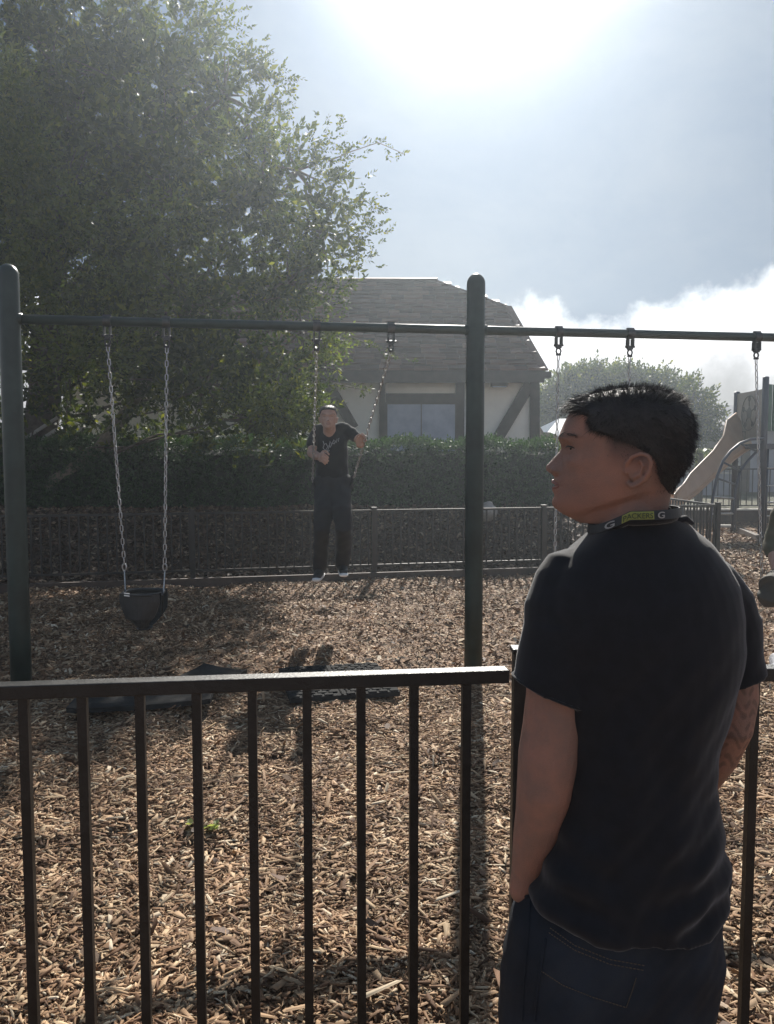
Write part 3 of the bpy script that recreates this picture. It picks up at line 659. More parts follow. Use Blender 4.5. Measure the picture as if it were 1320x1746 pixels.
# ------------------------------------------------------------------ big left tree
TY = 12.0
def pb(px, py, Y, rpx, rpy, dep, w=1.0):
    c = P(px, py, Y); k_ = Y / F; return (c.x, c.y, c.z, rpx * k_, dep, rpy * k_, w)
big = [pb(100, 120, 12.8, 260, 230, 1.9), pb(255, 170, 12.4, 120, 130, 1.5), pb(385, 165, 12.0, 62, 52, 1.0, .7), pb(60, 420, 12.4, 260, 230, 1.8), pb(290, 330, 12.0, 175, 160, 1.5),
       pb(445, 335, 11.8, 90, 85, 1.1), pb(550, 395, 11.7, 52, 62, .9, 1.1), pb(505, 290, 11.9, 45, 30, .8, .8), pb(425, 225, 12, 38, 34, .7, .8), pb(330, 520, 11.8, 180, 130, 1.4), pb(490, 480, 11.6, 58, 58, .9), pb(120, 610, 12.2, 210, 140, 1.5),
       pb(350, 650, 11.7, 160, 90, 1.2), pb(515, 565, 11.4, 40, 45, .7, .9), pb(490, 680, 11.2, 42, 40, .6, .9), pb(430, 715, 11.2, 70, 35, .6, .9), pb(-150, 300, 12.8, 220, 380, 2.2), pb(110, -120, 12.9, 170, 150, 1.8), pb(40, 760, 12.6, 120, 60, 1.0, .6), pb(250, 760, 12.6, 150, 50, 1.0, .6)]
tr = thing('leafy_tree', (-5.6, 12.6, 0.75), 'huge dense leafy tree filling the left side and hanging over the roof', 'tree')
CC, _d = blob_points(big, 1150, 0.5); rc_ = rng.uniform(.16, .42, len(CC)); sel = rng.integers(0, len(CC), 13500); d_ = rng.normal(0, 1, (len(sel), 3)); d_ /= np.linalg.norm(d_, axis=1, keepdims=True)
C = CC[sel] + d_ * (rc_[sel] * rng.random(len(sel)) ** .5)[:, None] * np.array([1.15, 1.15, .8]); D = d_ + _d[sel] * .5 + np.array([0, 0, .25]); v, f = foliage(C, D, 9, 0.26, 0.115, 0.056)
# fine outline sprays reaching out at the right-hand edge
edge = [(345, 30, 12.2), (395, 45, 12.1), (440, 95, 12), (470, 120, 12), (495, 145, 12), (455, 190, 12), (485, 185, 12), (540, 245, 11.9), (572, 235, 11.9), (590, 285, 11.8), (612, 330, 11.7), (632, 360, 11.7), (640, 402, 11.6), (622, 430, 11.6), (600, 470, 11.6), (575, 495, 11.5), (560, 540, 11.4), (545, 590, 11.3), (575, 605, 11.2), (540, 640, 11.2), (520, 700, 11.1), (490, 740, 11.1), (440, 745, 11.1), (380, 20, 12.3), (420, 120, 12.1), (330, 10, 12.3)]
CE, DE = [], []
for (px, py, Y) in edge:
    c = np.array(P(px, py, Y)); a0 = np.array(P(px - 60, py + 20, Y + .2)); dr = c - a0; dr /= np.linalg.norm(dr)
    m_ = 26; CE.append(c + rng.normal(0, 0.13, (m_, 3)) * np.array([1, 1.6, 1]) - dr * rng.uniform(0, 0.5, (m_, 1))); DE.append(np.tile(dr, (m_, 1)) + rng.normal(0, 0.5, (m_, 3)) + np.array([0.1, 0, 0.1]))
# two long sprays: (590,250)->(690,262) and (560,600)->(700,610), (590,640)->(635,668)
def spray(pts, Y, n_, jit=0.03):
    P3 = [np.array(P(x, y, Y)) for x, y in pts]
    for i in range(n_):
        t_ = i / n_ * (len(P3) - 1); k_ = min(int(t_), len(P3) - 2); q_ = P3[k_] + (P3[k_ + 1] - P3[k_]) * (t_ - k_); dr = P3[k_ + 1] - P3[k_]; dr /= np.linalg.norm(dr)
        CE.append((q_ + rng.normal(0, jit, 3))[None]); DE.append((dr + rng.normal(0, .45, 3))[None])
    return P3
tw = [spray([(560, 275), (600, 258), (645, 243), (688, 262)], 11.8, 16), spray([(540, 560), (600, 575), (640, 590), (695, 608)], 11.2, 16), spray([(530, 640), (575, 655), (635, 668)], 11.1, 12), spray([(470, 700), (520, 715), (545, 735)], 11.0, 12)]
CE = np.concatenate(CE); DE = np.concatenate(DE); v2, f2 = foliage(CE, DE, 8, 0.20, 0.075, 0.038, 5, (0.6, 1.1))
v, f = merge([(v, f), (v2, f2)]); o = obj('crown', mesh_np('crown', v, f), M_leaf, tr); tag(o, kind='stuff')
# leaf patches coloured yellow-green to show sunlight coming through the crown
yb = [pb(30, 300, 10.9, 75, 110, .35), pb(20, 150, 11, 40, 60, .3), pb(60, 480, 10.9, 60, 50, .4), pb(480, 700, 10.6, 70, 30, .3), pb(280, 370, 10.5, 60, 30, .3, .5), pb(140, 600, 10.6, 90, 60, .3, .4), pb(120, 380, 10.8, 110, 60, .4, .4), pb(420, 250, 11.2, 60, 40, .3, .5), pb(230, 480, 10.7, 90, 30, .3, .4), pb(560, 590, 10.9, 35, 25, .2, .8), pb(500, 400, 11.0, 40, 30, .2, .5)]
C, D = blob_points(yb, 2300, 0.6); v, f = foliage(C, D, 8, 0.24, 0.08, 0.036); o = obj('lit_leaf_patches', mesh_np('young', v, f), M_leafy, tr); tag(o, 'leaf patches coloured yellow green to look sunlit', kind='stuff')
base = Vector((-5.6, 12.6, 0.7)); tk = MB(); tk.tube([base + Vector((0, 0, -0.4)), base + Vector((0.1, 0, 1.2)), base + Vector((0.35, -0.1, 2.6)), base + Vector((0.5, -0.1, 4.5)), base + Vector((1.0, -.3, 6.5))], [0.34, 0.27, 0.22, 0.16, 0.08], 14)
tk.build('trunk', M_bark, tr, smooth=True)
lm = MB(); a0, a1_, a2_, a3_, a4_ = P(40, 868, 12.2), P(100, 815, 12.1), P(170, 765, 12.1), P(260, 640, 12.0), P(330, 480, 12.0); lm.tube([P(0, 900, 12.3), a0, a1_, a2_, a3_, a4_], [0.14, 0.13, 0.11, 0.10, 0.07, 0.03], 12); lm.build('leaning_limb', mat('pale_bark', (0.2, 0.17, 0.13), 0.85, 0, 0.4, 12, 0.6, 40), tr, smooth=True)
ST, EN = [], []
for q in big:
    hub = Vector((q[0], q[1], q[2])); src = base + Vector((0.5, -0.1, min(max(hub.z - 1.2, 1.5), 6) - 0.7)); ST.append(src); EN.append(hub)
    for k_ in range(12):
        d = Vector(rng.normal(0, 1, 3).tolist()).normalized(); ST.append(hub); EN.append(hub + Vector((d.x * q[3], d.y * q[4], d.z * q[5])) * 0.95)
twigs('branches', ST, EN, 0.028, 0.006, M_bark, tr)
for p in tw: MB().tube([Vector(q_.tolist()) for q_ in p], [0.010 - .006 * i / (len(p) - 1) for i in range(len(p))], 5).build('branch', M_bark, tr, smooth=True)

# ------------------------------------------------------------------ hedge, bushes, far trees
def hedge():
    x0, x1, yf, dep, zt, zb = -7.5, 2.78, 12.55, 0.9, 1.72, 0.62
    h = thing('clipped_hedge', ((x0 + x1) / 2, yf + dep / 2, zb), 'long clipped dark green hedge in front of the house wall', 'hedge')
    def yo(x): return yf + 0.12 * x
    m = MB(); rings = []
    for i in range(40):
        x = x0 + (x1 - x0) * i / 39; w = 0.06 * math.sin(i * 2.3); y = yo(x)
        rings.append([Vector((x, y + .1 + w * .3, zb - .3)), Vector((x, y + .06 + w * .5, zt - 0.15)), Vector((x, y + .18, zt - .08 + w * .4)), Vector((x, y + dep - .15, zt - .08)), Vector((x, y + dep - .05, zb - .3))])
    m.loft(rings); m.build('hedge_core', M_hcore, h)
    n_ = 11000; x = rng.uniform(x0, x1, n_); fr_ = rng.random(n_); isf = fr_ < 0.62; y = yo(x) + np.where(isf, rng.uniform(-0.04, 0.1, n_), rng.uniform(0, dep, n_)); z = np.where(isf, zb + (zt - zb) * rng.random(n_) ** 0.85, zt + rng.normal(0, 0.03, n_) + 0.04 * np.sin(x * 5))
    y += 0.06 * np.sin(x * 4 + z * 7)
    C = np.stack([x, y, z], -1); D = np.stack([rng.normal(0, .6, n_), np.where(isf, -1, 0) + rng.normal(0, .4, n_), np.where(isf, .5, 1) + rng.normal(0, .4, n_)], -1)
    v, f = foliage(C, D, 6, 0.11, 0.045, 0.026); o = obj('hedge_leaves', mesh_np('hedge_leaves', v, f), M_hleaf, h); tag(o, kind='stuff')
hedge()
def shrub(name, label, cat, blobs, n_, mtl, k_, L, ll, lw, base, trunk=None, group=None, br=0.02):
    t = thing(name, base, label, cat, group); C, D = blob_points(blobs, n_, 0.5); v, f = foliage(C, D, k_, L, ll, lw); o = obj('crown', mesh_np('crown', v, f), mtl, t); tag(o, kind='stuff')
    bv = Vector(base)
    if trunk:
        top_ = Vector(blobs[0][:3]); MB().tube([bv + Vector((0, 0, -.3)), bv.lerp(top_, .4) + Vector((.1, 0, 0)), top_], [trunk, trunk * .8, trunk * .4], 10).build('trunk', M_bark, t, smooth=True)
    ST, EN = [], []
    for q in blobs:
        hub = Vector(q[:3]); ST.append(bv.lerp(hub, .5) if trunk else bv); EN.append(hub)
        for _ in range(7):
            d = Vector(rng.normal(0, 1, 3).tolist()).normalized(); ST.append(hub); EN.append(hub + Vector((d.x * q[3], d.y * q[4], d.z * q[5])) * .95)
    twigs('branches', ST, EN, br, br * .25, M_bark, t); return t
GT = 'trees behind the house and playground'
shrub('background_tree', 'round dark tree just right of the house corner, behind a swing chain', 'tree', [pb(985, 690, 30, 62, 50, 1.4), pb(1000, 655, 30, 50, 30, 1.2), pb(945, 700, 30, 35, 40, 1)], 2300, M_leaf, 9, .42, .14, .08, (P(985, 700, 30).x, 30, .3), .22, GT)
shrub('background_tree', 'broad tree showing above the standing man\'s hair', 'tree', [pb(1085, 690, 31, 70, 50, 1.5), pb(1060, 655, 31, 50, 26, 1.2), pb(1120, 665, 31, 50, 28, 1.2)], 2300, M_leaf, 9, .42, .14, .08, (P(1085, 700, 31).x, 31, .3), .22, GT)
shrub('background_tree', 'thin feathery tree with sky showing through, right of the man\'s head', 'tree', [pb(1170, 715, 29, 45, 50, 1.2), pb(1183, 672, 29, 26, 26, .8, .6), pb(1207, 705, 29, 26, 20, .8, .6), pb(1205, 738, 29, 32, 16, .8, .7)], 780, M_leaf, 9, .36, .13, .07, (P(1170, 715, 29).x, 29, .3), .16, GT)
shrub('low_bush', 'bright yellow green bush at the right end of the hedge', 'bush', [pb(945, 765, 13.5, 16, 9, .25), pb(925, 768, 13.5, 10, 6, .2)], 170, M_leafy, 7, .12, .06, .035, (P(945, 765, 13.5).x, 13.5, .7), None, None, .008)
def palm(px, py, Y, label):
    c = P(px, py, Y); t = thing('palm_plant', (c.x, c.y, 0.3), label, 'plant'); MB().tube([Vector((c.x, c.y, .1)), c], [.12, .09], 8).build('trunk', M_bark, t)
    for k_ in range(13):
        a_ = k_ * 2.4; L = 0.9; m = MB(); pts = []
        for i in range(7):
            s = i / 6; pts.append(c + Vector((math.cos(a_) * L * s, math.sin(a_) * L * s, .75 * s - 1.15 * s * s)))
        for i in range(1, 7):
            d = (pts[i] - pts[i - 1]).normalized(); sd = d.cross(Vector((0, 0, 1))).normalized()
            for s_ in (-1, 1):
                for j in (0, .5):
                    q = pts[i - 1].lerp(pts[i], j); e = q + sd * s_ * .22 * (1 - i / 9) + d * .12 + Vector((0, 0, -.06)); m.add([q, q + d * .05, e], [(0, 1, 2)])
        m.tube(pts, [.012] * 6 + [.004], 4); m.build('frond', M_leafy, t)
palm(1193, 772, 21, 'yellow green fan palm behind the top of the slide')
rk = MB(); rk.ball(P(832, 872, 11.6), (0.14, 0.12, 0.16), 12, 8); o = obj('boulder', remeshed(rk, 'boulder', .03, 1, lambda co: np.array([0.03 * mnoise.noise(Vector(c) * 9) for c in co.tolist()])), M_rock); tag(o, 'pale rounded boulder showing over the far fence rail by the swing post', 'rock')

# ------------------------------------------------------------------ house
HY = 16.0
def house():
    XR = P(918, 700, HY).x; XL = -6.5; ez = P(600, 636, HY - .35).z
    h = thing('half_timbered_house', ((XL + XR) / 2, HY + 4, 0.75), 'cream half-timbered house with dark beams and a brown shingle roof behind the hedge', 'house')
    m = MB(); m.box(((XL + XR) / 2, HY + 4.5, (0.4 + ez) / 2), (XR - XL, 9.0, ez - 0.4)); m.build('wall', M_stucco, h)
    pr = 0.045
    def beam2(x0, y0, x1, y1, w, nm='timber_beam', proud=pr):
        a_, c_ = P(x0, y0, HY), P(x1, y1, HY); a_.y = c_.y = HY - proud; mm = MB(); d = (c_ - a_).normalized(); n_ = Vector((0, 1, 0)).cross(d)
        mm.box((a_ + c_) / 2, ((c_ - a_).length, w, 0.09), Matrix((d, n_, Vector((0, 1, 0)))).transposed()); return mm.build(nm, M_timber, h)
    beam2(911, 636, 911, 900, 0.19); beam2(903, 655, 838, 765, 0.22, proud=.038)
    beam2(652, 650, 652, 900, 0.12); beam2(785, 650, 785, 900, 0.19)
    beam2(560, 655, 604, 730, 0.20, proud=.038); beam2(430, 655, 430, 900, .2); beam2(480, 655, 480, 900, .16)
    a_ = P(656, 680, HY); c_ = P(779, 680, HY); beam2(658, 680, 777, 680, .2, proud=.04)
    a_ = P(430, 643, HY); mm = MB(); mm.box(((XL + XR) / 2, HY - .05, P(600, 642, HY).z), (XR - XL, .1, .22)); mm.build('head_beam', M_timber, h)
    # window
    w0, w1 = P(659, 689, HY), P(777, 760, HY); fr_ = MB(); fr_.box(((w0.x + w1.x) / 2, HY - .03, (w0.z + w1.z - .3) / 2), (w1.x - w0.x + .06, .05, w0.z - w1.z + .36)); wn = fr_.build('window', M_timber, h)
    mid = (w0.x + w1.x) / 2
    for xa, xb_ in ((w0.x + .02, mid - .01), (mid + .01, w1.x - .02)):
        g_ = MB(); g_.box(((xa + xb_) / 2, HY - .062, (w0.z + w1.z - .3) / 2), (xb_ - xa, .012, w0.z - w1.z + .28)); g_.build('pane', M_glass, wn)
    u0, u1 = P(667, 650, HY), P(776, 671, HY); g_ = MB(); g_.box(((u0.x + u1.x) / 2, HY - .02, (u0.z + u1.z) / 2), (u1.x - u0.x, .04, u0.z - u1.z)); g_.build('stucco_panel', M_stucco, h)
    ds = MB(); a_ = P(794, 650, HY - .12); ds.tube([a_, Vector((a_.x, a_.y, .9))], .018, 8); ds.build('downspout', M_white, h)
    # eave lamp
    a_ = P(851, 655, HY - .2); lp = MB(); lp.box(a_, (.32, .16, .1)); l_ = lp.build('wall_lamp', M_timber, h); lp = MB(); lp.box(a_ + Vector((0, -.02, -.056)), (.27, .12, .02)); lp.build('lamp_lens', M_glass, l_)
    # roof: main slope, hip, gable
    EY = HY - .45; tz = ez + .02; sl_ = math.tan(R(39.5)); xe = P(928, 632, EY).x
    yh = 17.45; zh = tz + sl_ * (yh - EY); yr = 18.35; zr = tz + sl_ * (yr - EY); xr = P(746, 486, yr).x; xh = P(866, 531, yh).x
    V = [Vector((XL - .5, EY, tz)), Vector((xe, EY, tz)), Vector((xh, yh, zh)), Vector((xr, yr, zr)), Vector((XL - .5, yr, zr)), Vector((xh, 2 * yr - yh, zh)), Vector((xe, 2 * yr - EY, tz)), Vector((XL - .5, 2 * yr - EY, tz))]
    dn = Vector((0, 0, -.12)); m = MB(); m.add(V + [q + dn for q in V], [(0, 1, 2, 3, 4), (3, 2, 5), (4, 3, 5, 6, 7), (2, 1, 6, 5), (8, 12, 11, 10, 9), (11, 13, 10), (12, 15, 14, 13, 11), (10, 13, 14, 9), (0, 8, 9, 1), (1, 9, 14, 6), (6, 14, 15, 7), (7, 15, 12, 4), (0, 4, 12, 8)])
    rf = m.build('roof', M_timber, h)
    fb = MB(); fb.box(((XL - .5 + xe) / 2, EY - .015, tz - .12), (xe - XL + .5, .03, .2)); fb.build('fascia', M_timber, rf)
    tip = P(927, 634, EY - .03); fb = MB(); fb.box((xe + .06, EY + .1, tz - .06), (.16, .24, .12)); fb.build('rafter_end', M_timber, rf)
    # shingles
    a_r = math.atan(sl_); ex = 0.2; rows = int((yr - EY) / math.cos(a_r) / ex); meshes = []
    for k_ in range(6):
        w = [.24, .29, .33, .36, .27, .42][k_]; th = .042 + .007 * (k_ % 3); mm = MB(); 
        mm.add([(0, 0, 0), (w - .008, 0, 0), (w - .008, ex * 1.25, 0), (0, ex * 1.25, 0), (0, 0, th), (w - .008, 0.004, th * (.8 + .1 * (k_ % 4))), (w - .008, ex * 1.25, .004), (0, ex * 1.25, .004)], [(0, 1, 5, 4), (1, 2, 6, 5), (2, 3, 7, 6), (3, 0, 4, 7), (4, 5, 6, 7)])
        meshes.append((w, mm.mesh('shingle')))
    cand = []
    for r_ in range(rows + 1):
        s0 = r_ * ex; yy = EY + s0 * math.cos(a_r); zz = tz + s0 * math.sin(a_r)
        xmax = xe + (xh - xe) * (yy - EY) / (yh - EY) if yy < yh else xh + (xr - xh) * (yy - yh) / (yr - yh); x = XL - .5 - rng.uniform(0, .3)
        while x < xmax - .1:
            k_ = int(rng.integers(0, 6)); w = meshes[k_][0]
            if x + w > xmax + .04: w = xmax + .02 - x
            cand.append((x, yy, zz + .018 + .004 * random.random(), k_, w / meshes[k_][0], s0 + ex * 1.3 > (yr - EY) / math.cos(a_r))); x += w
    Rx = Matrix.Rotation(a_r - .11, 4, 'X'); jit = lambda: random.uniform(-.03, .03)
    def key(c): px_ = c[0] / c[1] * F + CX; return (0 if px_ > 548 and px_ < 930 else 1, c[1])
    cand.sort(key=key); sing = cand[:300]; rest = cand[300:]
    for (x, y, z, k_, sx_, top_) in sing:
        inst('shingle', meshes[k_][1], M_shing, Matrix.Translation((x, y + jit(), z)) @ Rx @ Matrix.Diagonal((sx_, 1, 1, 1)), rf)
    mm = MB()
    for (x, y, z, k_, sx_, top_) in rest:
        M_ = Matrix.Translation((x, y + jit(), z)) @ Rx @ Matrix.Diagonal((sx_, .62 if top_ else 1, 1, 1)); me = meshes[k_][1]; mm.add([M_ @ v_.co for v_ in me.vertices], [tuple(p_.vertices) for p_ in me.polygons])
    o = mm.build('shingles', M_shing, rf); tag(o, kind='stuff')
    rc = MB(); rc.bar(Vector((XL - .5, yr, zr + .03)), Vector((xr, yr, zr + .03)), .3, .05); rc.bar(Vector((xr, yr, zr + .03)), Vector((xh, yh, zh + .03)), .22, .04); rc.bar(Vector((xh, yh, zh + .03)), Vector((xe, EY, tz + .03)), .16, .04); rc.build('ridge_cap', M_shing, rf)
house()

# ------------------------------------------------------------------ things between the house corner and the man's face
c0, c1, c2, c3 = P(922, 727, 24), P(948, 713, 24), P(1010, 712, 24), P(1012, 752, 24)
t = thing('white_canopy', ((c0.x + c2.x) / 2, 24.5, 0.3), 'white canvas shade canopy in the distance beside the house corner', 'canopy')
m = MB(); top_ = [P(916, 731, 23.2), P(952, 714, 24.5), P(1015, 713, 24.5), P(1018, 758, 22.8), P(930, 744, 22.8), P(916, 756, 22.8)]
m.add(top_ + [q + Vector((0, .05, -.03)) for q in top_], [(0, 1, 2, 3, 4, 5), (6, 11, 10, 9, 8, 7)] + [(i, 6 + i, 6 + (i + 1) % 6, (i + 1) % 6) for i in range(6)]); m.build('canvas', M_canopy, t)
for px in (955, 1012):
    q = P(px, 745, 24.6); MB().tube([Vector((q.x, q.y, 0.2)), q + Vector((0, 0, .2))], .03, 8).build('pole', M_dsteel, t)
t = thing('shade_sail', (P(940, 745, 21).x, 21, .3), 'brown drooping shade cloth in front of the white canopy', 'shade sail')
pts = [(921, 727), (927, 737), (931, 737), (938, 737), (947, 741), (953, 744), (960, 746), (960, 757), (930, 757), (927, 757), (926, 748), (923, 738)]
a_ = [P(x, y, 21) for x, y in pts]; c_ = [q + Vector((0, .35 + .1 * (i % 2), 0)) for i, q in enumerate(a_)]; nn = len(a_)
m = MB(); m.add(a_ + c_, [tuple(range(nn)), tuple(reversed(range(nn, 2 * nn)))] + [(i, nn + i, nn + (i + 1) % nn, (i + 1) % nn) for i in range(nn)]); m.build('cloth', M_tarp, t)
for px in (924, 958):
    q = P(px, 745, 21.3); MB().tube([Vector((q.x, q.y, 0.2)), q], .03, 8).build('pole', M_dsteel, t)
sh = thing('garden_shed', (P(935, 720, 40).x, 41, .3), 'low grey roofed shed far behind the white canopy', 'shed')
q = P(935, 713, 40); m = MB(); m.box((q.x + .5, 42, (q.z - .55) / 2), (5, 3, q.z - .55)); m.build('wall', M_grey, sh)
m = MB(); m.box((q.x + .5, 41.6, q.z - .22), (5.6, 3.4, .55), Matrix.Rotation(.15, 3, 'X')); m.build('roof', mat('grey_roofing', (.13, .14, .17), .7), sh)

# left background: leaning pale boards and a low wall in the shade
for (x0, y0, x1, y1, w, lab) in ((66, 753, 98, 732, .07, 'larger pale board leaning in the dark under the tree'), (40, 750, 98, 712, .035, 'thin pale stick above the leaning board under the tree'), (128, 752, 145, 727, .14, 'short pale block standing right of the leaning board')):
    m = MB(); m.bar(P(x0, y0, 12.35), P(x1, y1, 12.35), .05, w, Vector((0, 1, 0))); o = m.build('leaning_board', M_pale, None, bevel=.004); tag(o, lab, 'board', 'pale boards under the tree')

# ------------------------------------------------------------------ play structure
def play():
    b1, b2 = Vector((P(1253, 800, 16.4).x, 16.4, 0)), Vector((P(1301, 800, 15.1).x, 15.1, 0)); b3 = Vector((b1.x + 1.7, 17.2, 0)); b4 = Vector((b2.x + 1.7, 15.9, 0))
    t = thing('play_structure', (b1 + b4) / 2, 'playground tower with tan slide, arched ladder, navy posts and soccer ball panel', 'play structure')
    for q, tz in ((b1, P(1255, 668, 16.4).z), (b2, P(1306, 642, 15.1).z), (b3, 3.1), (b4, 3.1)):
        MB().tube([q + Vector((0, 0, -.2)), q + Vector((0, 0, tz - .02)), q + Vector((0, 0, tz))], [.06, .06, .045], 14).build('post', M_navy, t, smooth=True)
    dz = P(1253, 758, 16.4).z
    m = MB(); m.add([b1 + Vector((0, 0, dz)), b2 + Vector((0, 0, dz)), b4 + Vector((0, 0, dz)), b3 + Vector((0, 0, dz))] + [q + Vector((0, 0, dz - .1)) for q in (b1, b2, b4, b3)], [(0, 1, 2, 3), (7, 6, 5, 4), (0, 4, 5, 1), (1, 5, 6, 2), (2, 6, 7, 3), (3, 7, 4, 0)]); m.build('deck', M_navy, t)
    # soccer panel between post 1 and post 2
    pz1, pz0 = P(1256, 672, 16.4).z, P(1262, 752, 16.4).z; d = (b2 - b1).normalized(); a_, c_ = b1 + d * .06, b2 - d * .06; m = MB(); nrm_ = Vector((d.y, -d.x, 0))
    m.bar(a_ + Vector((0, 0, (pz1 + pz0) / 2)), c_ + Vector((0, 0, (pz1 + pz0) / 2)), .035, pz1 - pz0); pn = m.build('ball_panel', mat('beige_plastic', (.22, .19, .15), .5), t)
    cc_ = (a_ + c_) / 2 + Vector((0, 0, pz0 + (pz1 - pz0) * .56)) + nrm_ * .021; Md = mat('dark_ink', (.05, .045, .04), .6)
    def pt(u, w): return cc_ + d * u + Vector((0, 0, w))
    RB = .34; m = MB(); m.tube([pt(RB * math.cos(k * math.pi / 14), RB * math.sin(k * math.pi / 14)) for k in range(28)], .009, 5, closed=True)
    for k in range(5):
        A = math.pi / 2 + k * 2 * math.pi / 5; m.tube([pt(.13 * math.cos(A), .13 * math.sin(A)), pt(.25 * math.cos(A), .25 * math.sin(A))], .009, 5)
    m.build('ball_outline', Md, pn)
    def poly(u0, w0, r, rot, squash=1.0):
        mm = MB(); vs_ = [pt(u0 + r * math.cos(rot + k * 2 * math.pi / 5), w0 + r * squash * math.sin(rot + k * 2 * math.pi / 5)) + nrm_ * .003 for k in range(5)]; mm.add(vs_ + [q - nrm_ * .012 for q in vs_], [(0, 1, 2, 3, 4), (9, 8, 7, 6, 5)] + [(i, 5 + i, 5 + (i + 1) % 5, (i + 1) % 5) for i in range(5)]); mm.build('ball_patch', Md, pn)
    poly(0, 0, .13, math.pi / 2)
    for k in range(5):
        A = math.pi / 2 + k * 2 * math.pi / 5; poly(.28 * math.cos(A), .28 * math.sin(A), .062, A + math.pi)
    for q in (-.36, ): 
        mm = MB(); mm.tube([pt(-.33, -.36), pt(-.33, -.52), pt(-.15, -.52), pt(-.15, -.36)], .008, 5, closed=True); mm.build('panel_mark', Md, pn)
    # green slatted barrier right of post 2
    zt_, zb_ = P(1312, 655, 15.1).z, P(1312, 735, 15.1).z; d2 = (b4 - b2).normalized(); n_ = 11
    for k in range(n_):
        q = b2 + d2 * (.12 + k * (1.6 / n_)); m = MB(); m.box(q + Vector((0, 0, (zt_ + zb_) / 2)), (.09, .04, zt_ - zb_), Matrix.Rotation(math.atan2(d2.y, d2.x), 3, 'Z')); m.build('barrier_slat', M_dgreen, t)
    # slide: trough swept along the path
    path = [(1264, 762, 16.3), (1250, 771, 16.1), (1238, 781, 15.9), (1216, 800, 15.6), (1194, 820, 15.3), (1173, 838, 15.0), (1154, 850, 14.8), (1134, 856, 14.6)]
    pts = [P(*q) for q in path]; rings = []; rim_ = []
    for i, q in enumerate(pts):
        tg = (pts[min(i + 1, 7)] - pts[max(i - 1, 0)]).normalized(); sd = Vector((0.25, 1, 0)); sd = (sd - tg * sd.dot(tg)).normalized(); n_ = sd.cross(tg); n_ = n_ if n_.z > 0 else -n_
        hh = [.66, .62, .40, .30, .28, .27, .22, .12][i]; w = .22; th = .035
        prof = [(-w, hh), (-w - .06, hh), (-w - .03, -.02), (-w * .8, -.12), (w * .8, -.12), (w + .05, -.02), (w + .05, hh * .45), (w, hh * .45), (w - .02, .02), (w * .55, -.08), (-w * .55, -.08), (-w + .02, .02)]
        rings.append([q + sd * a_ + n_ * c_ for a_, c_ in prof]); rim_.append(q + sd * (-w - .05) + n_ * hh)
    sl_ = MB().loft(rings).build('slide', M_slide, t)
    m = MB(); m.tube(rim_, .022, 8); m.build('slide_rim', M_slide, sl_, smooth=True); m = MB(); m.tube([q - (Vector((0, .27, 0))) + Vector((0, 0, -.05)) for q in pts], .022, 8); m.build('slide_edge', M_slide, sl_, smooth=True)
    ft = pts[-2]; m = MB(); m.tube([Vector((ft.x + .1, ft.y, -.1)), ft + Vector((.1, 0, -.12))], .03, 8); m.build('slide_leg', M_navy, sl_)
    # arched ladder
    r1 = [P(x, y, Y) for x, y, Y in ((1302, 748, 15.0), (1280, 749, 14.9), (1262, 756, 14.8), (1246, 769, 14.7), (1233, 786, 14.6), (1223, 812, 14.5), (1216, 845, 14.4), (1212, 880, 14.4), (1210, 918, 14.4))]
    r2 = [P(x, y, Y) for x, y, Y in ((1302, 760, 15.3), (1290, 770, 15.3), (1275, 786, 15.3), (1262, 803, 15.2), (1254, 835, 15.1), (1250, 870, 15.1), (1249, 905, 15.1))]
    MB().tube(r1, .027, 8).build('arch_rail', M_navy, t, smooth=True); MB().tube(r2, .027, 8).build('arch_rail', M_navy, t, smooth=True)
    for (x0, y0, Y0, x1, y1, Y1) in ((1262, 756, 14.8, 1290, 770, 15.3), (1233, 788, 14.6, 1262, 803, 15.2), (1222, 815, 14.5, 1254, 826, 15.1), (1216, 847, 14.4, 1251, 850, 15.1), (1212, 876, 14.4, 1250, 876, 15.1)):
        MB().tube([P(x0, y0, Y0), P(x1, y1, Y1)], .02, 8).build('rung', M_steel if y0 > 840 else M_navy, t, smooth=True)
    # side step loops on the tower's right
    for y in (798, 828, 857, 880):
        MB().tube([P(1309, y, 15.2), P(1345, y - 2, 15.6)], .018, 8).build('rung', M_steel, t, smooth=True)
    MB().tube([b2 + Vector((.22, .3, -.1)), b2 + Vector((.22, .3, dz))], .03, 8).build('support', M_navy, t, smooth=True)
play()
# far fence, raised kerb, grey building and wall
f0, f1 = Vector((P(1150, 860, 18.3).x, 18.3, 0)), Vector((12.5, 18.3, 0)); L_ = (f1 - f0).length
t = fence_run('tall_railing', f0, f1, 'tall black railing in front of the grey wall behind the slide', 1.28, 0.42, int(L_ / .13), .035, .03, .018, M_farfence, [L_ * .25, L_ * .55, L_ * .85], post_w=.06)
m = MB(); m.box(((f0.x + f1.x) / 2, 17.75, .17), (f1.x - f0.x + 1, .16, .36)); o = m.build('timber_kerb', M_brown, None, bevel=.01); tag(o, 'raised dark timber kerb with pale top below the tall railing', 'kerb')
m = MB(); m.box(((f0.x + f1.x) / 2, 17.74, .365), (f1.x - f0.x + 1, .2, .03)); m.build('kerb_cap', M_pale, o)
q0, q1 = P(1262, 898, 16), P(1302, 926, 14.0); q0.z = q1.z = .05; m = MB(); m.bar(q0, q1, .1, .14); o = m.build('border_timber', M_brown, None, bevel=.01); tag(o, 'dark border timber lying across the mulch at the foot of the play tower', 'border')
q0, q1 = P(1218, 905, 16.3), P(1250, 905, 16.3); q0.z = q1.z = .12; m = MB(); m.bar(q0, q1, .14, .05); o = m.build('low_plank', M_pale, None, bevel=.005); tag(o, 'pale low plank beside the left tower post', 'plank')
